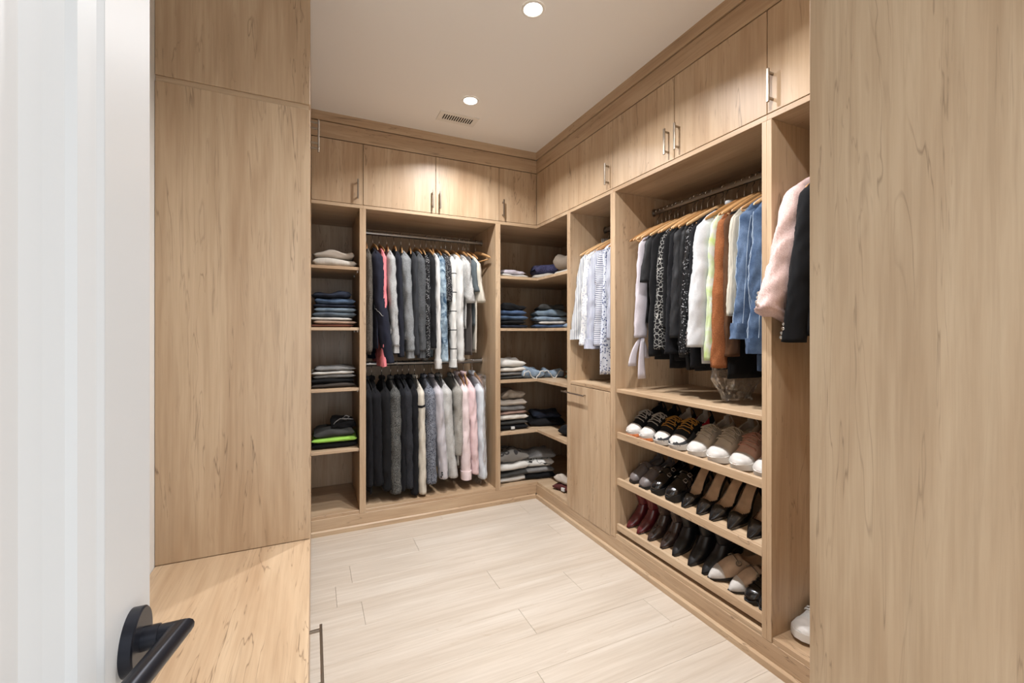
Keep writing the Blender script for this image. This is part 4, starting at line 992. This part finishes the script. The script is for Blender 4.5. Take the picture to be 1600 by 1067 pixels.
# ================================================================== shoes (local: toe tip at x=0, heel at x=-L, sole on z=0)
def prof_shoe(kind):
    if kind == 'sneaker':
        return dict(L=.275, w=[(0, .012), (.03, .026), (.10, .033), (.25, .035), (.45, .037), (.62, .044), (.75, .047), (.88, .042), (.96, .028), (1, .010)],
                    zb=[(0, .030), (.15, .026), (.6, .022), (.85, .024), (1, .032)], h=[(0, .055), (.06, .068), (.14, .066), (.28, .052), (.38, .058), (.5, .062), (.62, .054), (.75, .036), (.86, .029), (.95, .021), (1, .006)],
                    op=(.035, .40, .60), sole=[(0, .034), (.5, .028), (.85, .030), (1, .038)], sole_b=[(0, .012), (.06, .0), (.8, 0), (1, .014)], sw=1.10)
    if kind == 'loafer':
        return dict(L=.262, w=[(0, .010), (.03, .022), (.12, .030), (.3, .031), (.5, .036), (.68, .042), (.82, .040), (.93, .029), (1, .010)],
                    zb=[(0, .024), (.3, .020), (.7, .014), (1, .018)], h=[(0, .048), (.06, .056), (.2, .040), (.38, .040), (.46, .056), (.58, .052), (.72, .042), (.86, .034), (.95, .022), (1, .005)],
                    op=(.04, .45, .66), sole=[(0, .026), (.7, .016), (1, .020)], sole_b=[(0, 0), (.3, 0), (1, .004)], sw=1.09)
    if kind == 'platform':
        d = prof_shoe('loafer'); d['zb'] = [(0, .048), (.3, .044), (.7, .030), (1, .034)]; d['sole'] = [(0, .050), (.5, .036), (1, .036)]; d['sole_b'] = [(0, 0), (.85, 0), (1, .008)]; return d
    if kind == 'pump':
        return dict(L=.245, w=[(0, .010), (.03, .019), (.10, .026), (.22, .0255), (.40, .027), (.58, .036), (.70, .0385), (.80, .031), (.90, .019), (.97, .008), (1, .002)],
                    zb=[(0, .082), (.12, .080), (.28, .066), (.45, .038), (.6, .012), (.72, .005), (1, .004)], h=[(0, .046), (.05, .052), (.15, .046), (.30, .036), (.45, .032), (.6, .034), (.72, .037), (.82, .029), (.92, .016), (1, .003)],
                    op=(.03, .72, .80), sole=[(0, .084), (.12, .082), (.28, .068), (.45, .040), (.6, .014), (.72, .007), (1, .006)], sole_b=[(0, .078), (.12, .076), (.28, .062), (.45, .034), (.6, .009), (.72, .0), (1, .001)], sw=.98)
    if kind == 'ankle_boot':
        return dict(L=.255, w=[(0, .010), (.03, .022), (.12, .030), (.3, .030), (.5, .034), (.66, .038), (.80, .031), (.91, .019), (1, .004)],
                    zb=[(0, .052), (.15, .050), (.3, .042), (.5, .022), (.66, .007), (1, .006)], h=[(0, .07), (.06, .085), (.2, .085), (.36, .082), (.44, .070), (.55, .055), (.70, .043), (.84, .028), (.94, .016), (1, .004)],
                    op=(.05, .34, .58), sole=[(0, .054), (.15, .052), (.3, .044), (.5, .024), (.66, .009), (1, .008)], sole_b=[(0, .046), (.15, .044), (.3, .036), (.5, .017), (.66, .0), (1, .001)], sw=1.0, shaft=True)
    if kind == 'mule':
        d = prof_shoe('loafer'); d['w'] = [(0, .010), (.03, .022), (.12, .029), (.3, .030), (.5, .036), (.66, .041), (.80, .034), (.91, .021), (1, .004)]
        d['h'] = [(0, .030), (.06, .034), (.2, .028), (.38, .034), (.48, .050), (.58, .050), (.72, .040), (.86, .028), (.95, .016), (1, .004)]; d['op'] = (.03, .47, .72); d['zb'] = [(0, .014), (1, .010)]; d['sole'] = [(0, .016), (1, .012)]; return d
def shoe_surface(P, s, v, grow=0.0):
    L = P['L']; w_ = smooth_tab(P['w'], s)+grow; h_ = smooth_tab(P['h'], s)+grow; z0 = smooth_tab(P['zb'], s)
    a = v*math.pi/2
    return ((s-1)*L, w_*math.copysign(abs(math.sin(a))**.78, a), z0 + h_*max(0, math.cos(a))**.85)
def upper_mb(P, s0=0.0, s1=1.0, grow=0.0, vmax=1.0, hole=True, ns=34, nv=22, keep=None):
    M = MB(); idx = {}
    o0, o1, ov = P['op']
    for i in range(ns+1):
        s_ = s0 + (s1-s0)*i/ns
        for j in range(nv+1):
            v = (-1 + 2*j/nv)*vmax
            idx[i, j] = len(M.v); M.v.append(shoe_surface(P, s_, v, grow))
    for i in range(ns):
        sm = s0 + (s1-s0)*(i+.5)/ns
        for j in range(nv):
            vm = (-1 + 2*(j+.5)/nv)*vmax
            if keep and abs(vm) < keep*(1 if sm < .93 else max(0, (1-sm)/.07)): continue
            if hole and o0 < sm < o1:
                q = (sm-o0)/(o1-o0); lim = ov*min(1, (1-q)*3.0+.10)**.5 * min(1, q*8+.4)
                if abs(vm) < lim: continue
            M.quad(idx[i, j], idx[i+1, j], idx[i+1, j+1], idx[i, j+1])
    return M
def sole_mb(P, ns=26, nv=10, s0=0, s1=1.0):
    rings = []
    for i in range(ns+1):
        s_ = s0+(s1-s0)*i/ns; x = (s_-1)*P['L']; w_ = smooth_tab(P['w'], s_)*P['sw']; zt_, zb_ = smooth_tab(P['sole'], s_), smooth_tab(P['sole_b'], s_)
        if s_ > .985 or s_ < .015: x += (.004 if s_ > .5 else -.004)*(P['sw'] > 1.02)
        rings.append([(x, -w_, zb_), (x, -w_*1.0, (zb_+zt_)/2), (x, -w_*.98, zt_), (x, 0, zt_), (x, w_*.98, zt_), (x, w_, (zb_+zt_)/2), (x, w_, zb_), (x, 0, zb_)])
    return MB().loft(rings)
SHOE_CACHE = {}
def shoe(kind, name, label, cat, group, pos, yaw=0.0, slope=SL, scale=1.0, up='white_cotton', lining=None, sole='rubber_white', toe=None, laces=None, patch=None,
         hardware=None, heel=None, tongue=None, sole2=None, roll=0.0, mud=None):
    P = prof_shoe(kind); L = P['L']; scale *= {'sneaker': 1.08, 'pump': 1.10, 'mule': 1.12}.get(kind, 1.03)
    M4 = Matrix.Translation(Vector(pos)) @ Matrix.Rotation(-slope, 4, 'Y') @ Matrix.Rotation(math.pi+yaw, 4, 'Z') @ Matrix.Rotation(roll, 4, 'X') @ Matrix.Scale(scale, 4)
    t = thing(name, label, cat, group=group); t.matrix_basis = M4
    u = upper_mb(P).obj('upper', [up, lining or up], t, True, 60, False)
    sd = u.modifiers.new('thickness', 'SOLIDIFY'); sd.thickness = .0028; sd.offset = -1; sd.material_offset = 1
    so = sole_mb(P).obj('sole', sole, t, True, 40, False)
    if sole2:
        MB_ = sole_mb(P, s0=.90, s1=1.0); 
        MB_.v = [(x+.0015, y*1.03, z*.62+.0) for x, y, z in MB_.v]; MB_.obj('toe_bumper', sole2, so, True, 40, False)
    ins = MB(); rg = []
    for i in range(17):
        s_ = .02 + .86*i/16; x = (s_-1)*L; z = smooth_tab(P['zb'], s_)+.005; w_ = smooth_tab(P['w'], s_)*.86
        rg.append([(x, -w_, z+.002), (x, 0, z), (x, w_, z+.002), (x, w_, z-.003), (x, -w_, z-.003)])
    ins.loft(rg).obj('insole', lining or up, t, True, 40, False)
    if toe:
        upper_mb(P, .79 if kind == 'sneaker' else .80, .998, .0016, .96, False, 12, 18).obj('toe_cap', toe, t, True, None, False)
    if mud: upper_mb(P, .60, .997, .0026, 1.0, False, 16, 22, keep=.66).obj('mudguard', mud, t, True, None, False)
    if kind == 'sneaker':
        # eyelet facing, tongue and laces
        upper_mb(P, .40, .70, .0018, .42, False, 12, 10).obj('tongue', tongue or up, t, True, None, False)
        lm = MB(); rr = random.Random(len(label))
        for k in range(6):
            s_ = .42 + .052*k
            pts = []
            for j in range(9):
                v = (-.50 + 1.0*j/8); p = Vector(shoe_surface(P, s_ + .022*(j/8-.5)*(1 if k % 2 else -1), v, .005 + .002*math.sin(j*2))); pts.append(p)
            lm.tube(pts, .0026, 6)
        for sg in (-1, 1):      # bow
            c_ = Vector(shoe_surface(P, .43, 0, .006)); pts = []
            for j in range(13):
                a = 2*math.pi*j/12; pts.append(c_ + Vector((.018*math.sin(a)*.6 + .012*(1-math.cos(a)), sg*.022*(1-math.cos(a)), .010*math.sin(a*.5) - .010*(1-math.cos(a)))))
            lm.tube(pts, .0024, 6)
            lm.tube([c_, c_+Vector((.022, sg*.022, -.002)), c_+Vector((.050, sg*.030, -.020))], .0022, 6)
        lm.obj('laces', laces or 'white_plastic', t, True, None, False)
        upper_mb(P, 0.0, .16, .0016, .98, False, 8, 18).obj('heel_counter', patch or up, t, True, None, False) if False else None
        for sg in (-1, 1):
            M = MB(); idx = {}
            for i in range(9):
                for j in range(5):
                    s_ = .16 + .20*i/8 + .05*j/4; v = sg*(.62 + .26*j/4); idx[i, j] = len(M.v); M.v.append(shoe_surface(P, s_, v, .0022))
            for i in range(8):
                for j in range(4): M.quad(idx[i, j], idx[i+1, j], idx[i+1, j+1], idx[i, j+1])
            M.obj('side_patch', patch or up, t, True, None, False)
    if hardware == 'stud':
        M = MB()
        for j in range(9):
            v = -.62 + 1.24*j/8; p = Vector(shoe_surface(P, .56, v, .002)); q = Vector(shoe_surface(P, .56, v, .006)); M.disc(p, q-p, .0042, .003, 8)
        upper_mb(P, .52, .60, .002, .97, False, 5, 18).obj('strap', up, t, True, None, False); M.obj('studs', 'nickel', t, True, 40, False)
    if hardware == 'buckle':
        for s_ in (.46, .60):
            st_ = upper_mb(P, s_-.022, s_+.022, .003, .97, False, 4, 18).obj('strap', up, t, True, None, False)
            for v in (-.45, .45):
                p = Vector(shoe_surface(P, s_, v, .005)); n_ = (Vector(shoe_surface(P, s_, v, .010))-p).normalized(); tx = Vector((1, 0, 0)); ty = n_.cross(tx)
                c4 = [p+tx*.009+ty*.008, p-tx*.009+ty*.008, p-tx*.009-ty*.008, p+tx*.009-ty*.008, p+tx*.009+ty*.008]
                MB().tube(c4, .0017, 6).obj('buckle', 'chrome', st_, True, None, False)
    if hardware == 'bit':
        p0 = [Vector(shoe_surface(P, .56, v, .004)) for v in (-.5, -.25, 0, .25, .5)]
        M = MB().tube(p0, .0022, 6)
        for v in (-.5, .5):
            c_ = Vector(shoe_surface(P, .56, v, .005)); M.tube([c_ + Vector((.010*math.cos(a), .006*math.sin(a)*1.0, .006*math.sin(a)*(-1 if v > 0 else 1))) for a in (2*math.pi*k/12 for k in range(13))], .0018, 6)
        M.obj('metal_bit', 'nickel', t, True, None, False)
    if hardware == 'weave':
        for k, s_ in enumerate((.50, .58, .66, .74, .82)):
            upper_mb(P, s_-.018, s_+.018, .0022 + .001*(k % 2), .9, False, 4, 18).obj('woven_strap', up, t, True, None, False)
    if kind == 'pump':
        rings = []
        for z, r_, dx_ in ((0, .0045, .008), (.012, .0046, .008), (.045, .007, .012), (.066, .013, .018), (.080, .021, .024)):
            rings.append([(-L + dx_ + r_*1.0*math.cos(a), r_*.95*math.sin(a), z) for a in (2*math.pi*k/14 for k in range(14))])
        MB().loft(rings).obj('heel', heel or up, t, True, 50, False)
    if kind in ('ankle_boot', 'loafer', 'platform'):
        hz_ = {'ankle_boot': .050, 'loafer': .020, 'platform': .046}[kind]
        rings = []
        for z, k in ((0, .86), (hz_*.5, .9), (hz_, 1.0)):
            rings.append([(-L + .034 + .031*k*math.cos(a), .027*k*math.sin(a), z) for a in (2*math.pi*i/16 for i in range(16))])
        MB().loft(rings).obj('heel', heel or sole, t, True, 50, False)
    if P.get('shaft'):
        rings = []; sd_ = len(label)
        H = .195
        for i in range(15):
            q = i/14; z = .085 + (H-.085)*q
            rings.append([(-L + .066 - .006*q + (.060+.006*q)*math.cos(a)*(1+.06*nz(math.cos(a), math.sin(a), z*30, sd_)), (.036+.010*q)*math.sin(a)*(1+.08*nz(math.cos(a), math.sin(a), z*26, sd_+2)), z + (.010*math.cos(2*a) if i == 14 else 0)) for a in (2*math.pi*k/22 for k in range(22))])
        sh = MB().loft(rings, False, False).obj('shaft', [up, lining or up], t, True, None, False)
        m_ = sh.modifiers.new('thickness', 'SOLIDIFY'); m_.thickness = .003; m_.offset = -1
    return t
def on_shelf(row, y, back=0.0):
    x = SX0 + .004 + back
    return (x, y, SZ[row] + math.tan(SL)*(x-SX0) + .0005)
leather('patent_black', (18, 18, 20), .12, coat=.8); leather('black_leather', (28, 28, 30), .30); leather('burgundy', (96, 34, 38), .18, coat=.5); leather('croc_brown', (58, 44, 40), .2, 'croc', .5)
leather('tan_lining', (206, 172, 138), .55); leather('grey_leather', (112, 104, 102), .4); leather('beige_suede', (206, 178, 152), .75); leather('white_leather', (208, 203, 197), .45); leather('taupe_leather', (202, 190, 172), .6); leather('pink_tan', (210, 172, 152), .6)
F('mesh_black', (28, 28, 30)); F('grey_knit', (128, 122, 116)); F('lace_grey', (196, 190, 182)); F('lace_mustard', (186, 134, 60)); F('lace_beige', (204, 190, 170)); F('lace_pink', (200, 148, 128)); F('red_patch', (190, 44, 60)); F('charcoal_suede', (74, 74, 76))
SN = 'sneakers on the top slanted shelf'; DR = 'dress shoes on the middle slanted shelf'; BO = 'boots and flats on the lowest slanted shelf'
shoe('sneaker', 'sneaker', 'black and white sneaker with orange sole, first on the sneaker shelf', 'shoe', SN, on_shelf(0, 1.975), 0, up='mesh_black', lining='mesh_black', toe='white_leather', laces='lace_grey', sole2='rubber_orange', patch='mesh_black', scale=1.0)
shoe('sneaker', 'sneaker', 'black and white sneaker with orange sole, second on the sneaker shelf', 'shoe', SN, on_shelf(0, 1.865), 0, up='mesh_black', lining='mesh_black', toe='white_leather', laces='lace_grey', sole2='rubber_orange', patch='mesh_black')
shoe('sneaker', 'sneaker', 'black and grey sneaker with mustard laces, farther of the pair', 'shoe', SN, on_shelf(0, 1.752), R(2), up='mesh_black', lining='f_beige', toe='white_leather', laces='lace_mustard', patch='white_leather', sole='rubber_white', mud='charcoal_suede')
shoe('sneaker', 'sneaker', 'black and grey sneaker with mustard laces and red heel patch', 'shoe', SN, on_shelf(0, 1.645), R(2), up='mesh_black', lining='f_beige', toe='white_leather', laces='lace_mustard', patch='red_patch', sole='rubber_white', scale=1.04, mud='charcoal_suede')
shoe('sneaker', 'sneaker', 'taupe sneaker with white toe, farther of the pair', 'shoe', SN, on_shelf(0, 1.528), R(-2), up='taupe_leather', lining='f_beige', toe='white_leather', laces='lace_beige')
shoe('sneaker', 'sneaker', 'taupe sneaker with white toe, nearer of the pair', 'shoe', SN, on_shelf(0, 1.412), R(-3), up='taupe_leather', lining='f_beige', toe='white_leather', laces='lace_beige', scale=1.06)
shoe('sneaker', 'sneaker', 'pink tan sneaker with white toe beside the taupe pair', 'shoe', SN, on_shelf(0, 1.288), R(2), up='pink_tan', lining='f_beige', toe='white_leather', laces='lace_pink', scale=1.04)
shoe('sneaker', 'sneaker', 'pink tan sneaker with white toe, half hidden by the divider', 'shoe', SN, on_shelf(0, 1.178), R(0), up='pink_tan', lining='f_beige', toe='white_leather', laces='lace_pink', scale=1.02)
shoe('loafer', 'loafer', 'grey studded loafer at the end of the middle shelf', 'shoe', DR, on_shelf(1, 1.972, .01), 0, up='grey_leather', sole='rubber_black', hardware='stud', scale=.95)
shoe('loafer', 'loafer', 'grey studded loafer second on the middle shelf', 'shoe', DR, on_shelf(1, 1.880), 0, up='grey_leather', sole='rubber_black', hardware='stud', scale=.98)
shoe('platform', 'buckle_shoe', 'black patent buckle shoe beside the studded loafer', 'shoe', DR, on_shelf(1, 1.782), 0, up='patent_black', sole='rubber_black', hardware='buckle')
shoe('platform', 'buckle_shoe', 'black patent buckle shoe beside the first pump', 'shoe', DR, on_shelf(1, 1.678), R(-2), up='patent_black', sole='rubber_black', hardware='buckle', scale=1.03)
for i, (y, yw, lab) in enumerate(((1.592, 3, 'first'), (1.500, 2, 'second'), (1.428, -3, 'third'), (1.330, 4, 'fourth'), (1.235, 0, 'fifth'), (1.165, 2, 'sixth'))):
    shoe('pump', 'pump', 'black pointed pump with tan lining, %s from the buckle shoes' % lab, 'shoe', DR, on_shelf(1, y), R(yw), up='patent_black', lining='tan_lining', sole='rubber_black', heel='patent_black', scale=1.0 + .015*i)
for y, lab in ((2.000, 'against the side panel'), (1.915, 'second from the side panel')):
    shoe('ankle_boot', 'ankle_boot', 'burgundy patent ankle boot ' + lab, 'boot', BO, on_shelf(2, y), 0, up='burgundy', lining='f_maroon', sole='rubber_black', heel='burgundy', scale=.96)
for y, lab in ((1.828, 'beside the burgundy pair'), (1.735, 'beside the black boots')):
    shoe('ankle_boot', 'ankle_boot', 'dark brown crocodile ankle boot ' + lab, 'boot', BO, on_shelf(2, y), 0, up='croc_brown', sole='rubber_black', heel='croc_brown', scale=.96)
for y, yw, lab in ((1.650, 4, 'farthest of the three'), (1.550, 0, 'middle of the three'), (1.468, -5, 'nearest of the three')):
    shoe('ankle_boot', 'ankle_boot', 'black leather pointed ankle boot, ' + lab, 'boot', BO, on_shelf(2, y), R(yw), up='black_leather', sole='rubber_black', heel='black_leather', scale=1.0)
shoe('mule', 'mule', 'beige suede mule with white toe leaning on the black boots', 'shoe', BO, on_shelf(2, 1.428), R(-26), up='beige_suede', lining='tan_lining', toe='white_leather', sole='rubber_black', hardware='bit', scale=1.06, roll=R(6))
shoe('mule', 'mule', 'beige suede mule with white toe beside the woven shoes', 'shoe', BO, on_shelf(2, 1.322), R(-22), up='beige_suede', lining='tan_lining', toe='white_leather', sole='rubber_black', hardware='bit', scale=1.0)
shoe('loafer', 'woven_flat', 'black woven flat beside the beige mules', 'shoe', BO, on_shelf(2, 1.235), R(-10), up='patent_black', sole='rubber_black', hardware='weave', scale=.98)
shoe('loafer', 'woven_flat', 'black woven flat against the divider', 'shoe', BO, on_shelf(2, 1.168), R(-2), up='patent_black', sole='rubber_black', hardware='weave', scale=.98)
shoe('sneaker', 'sneaker', 'white sneaker on the floor of the pink jacket bay', 'shoe', 'white sneakers in the end bay', (1.660, 1.03, .1255), 0, 0, up='white_cotton', lining='f_white', toe='white_leather', laces='white_cotton', scale=1.1)
shoe('sneaker', 'sneaker', 'white sneaker behind the foreground cabinet, beside its twin', 'shoe', 'white sneakers in the end bay', (1.650, .91, .1255), 0, 0, up='white_cotton', lining='f_white', toe='white_leather', laces='white_cotton', scale=1.1)
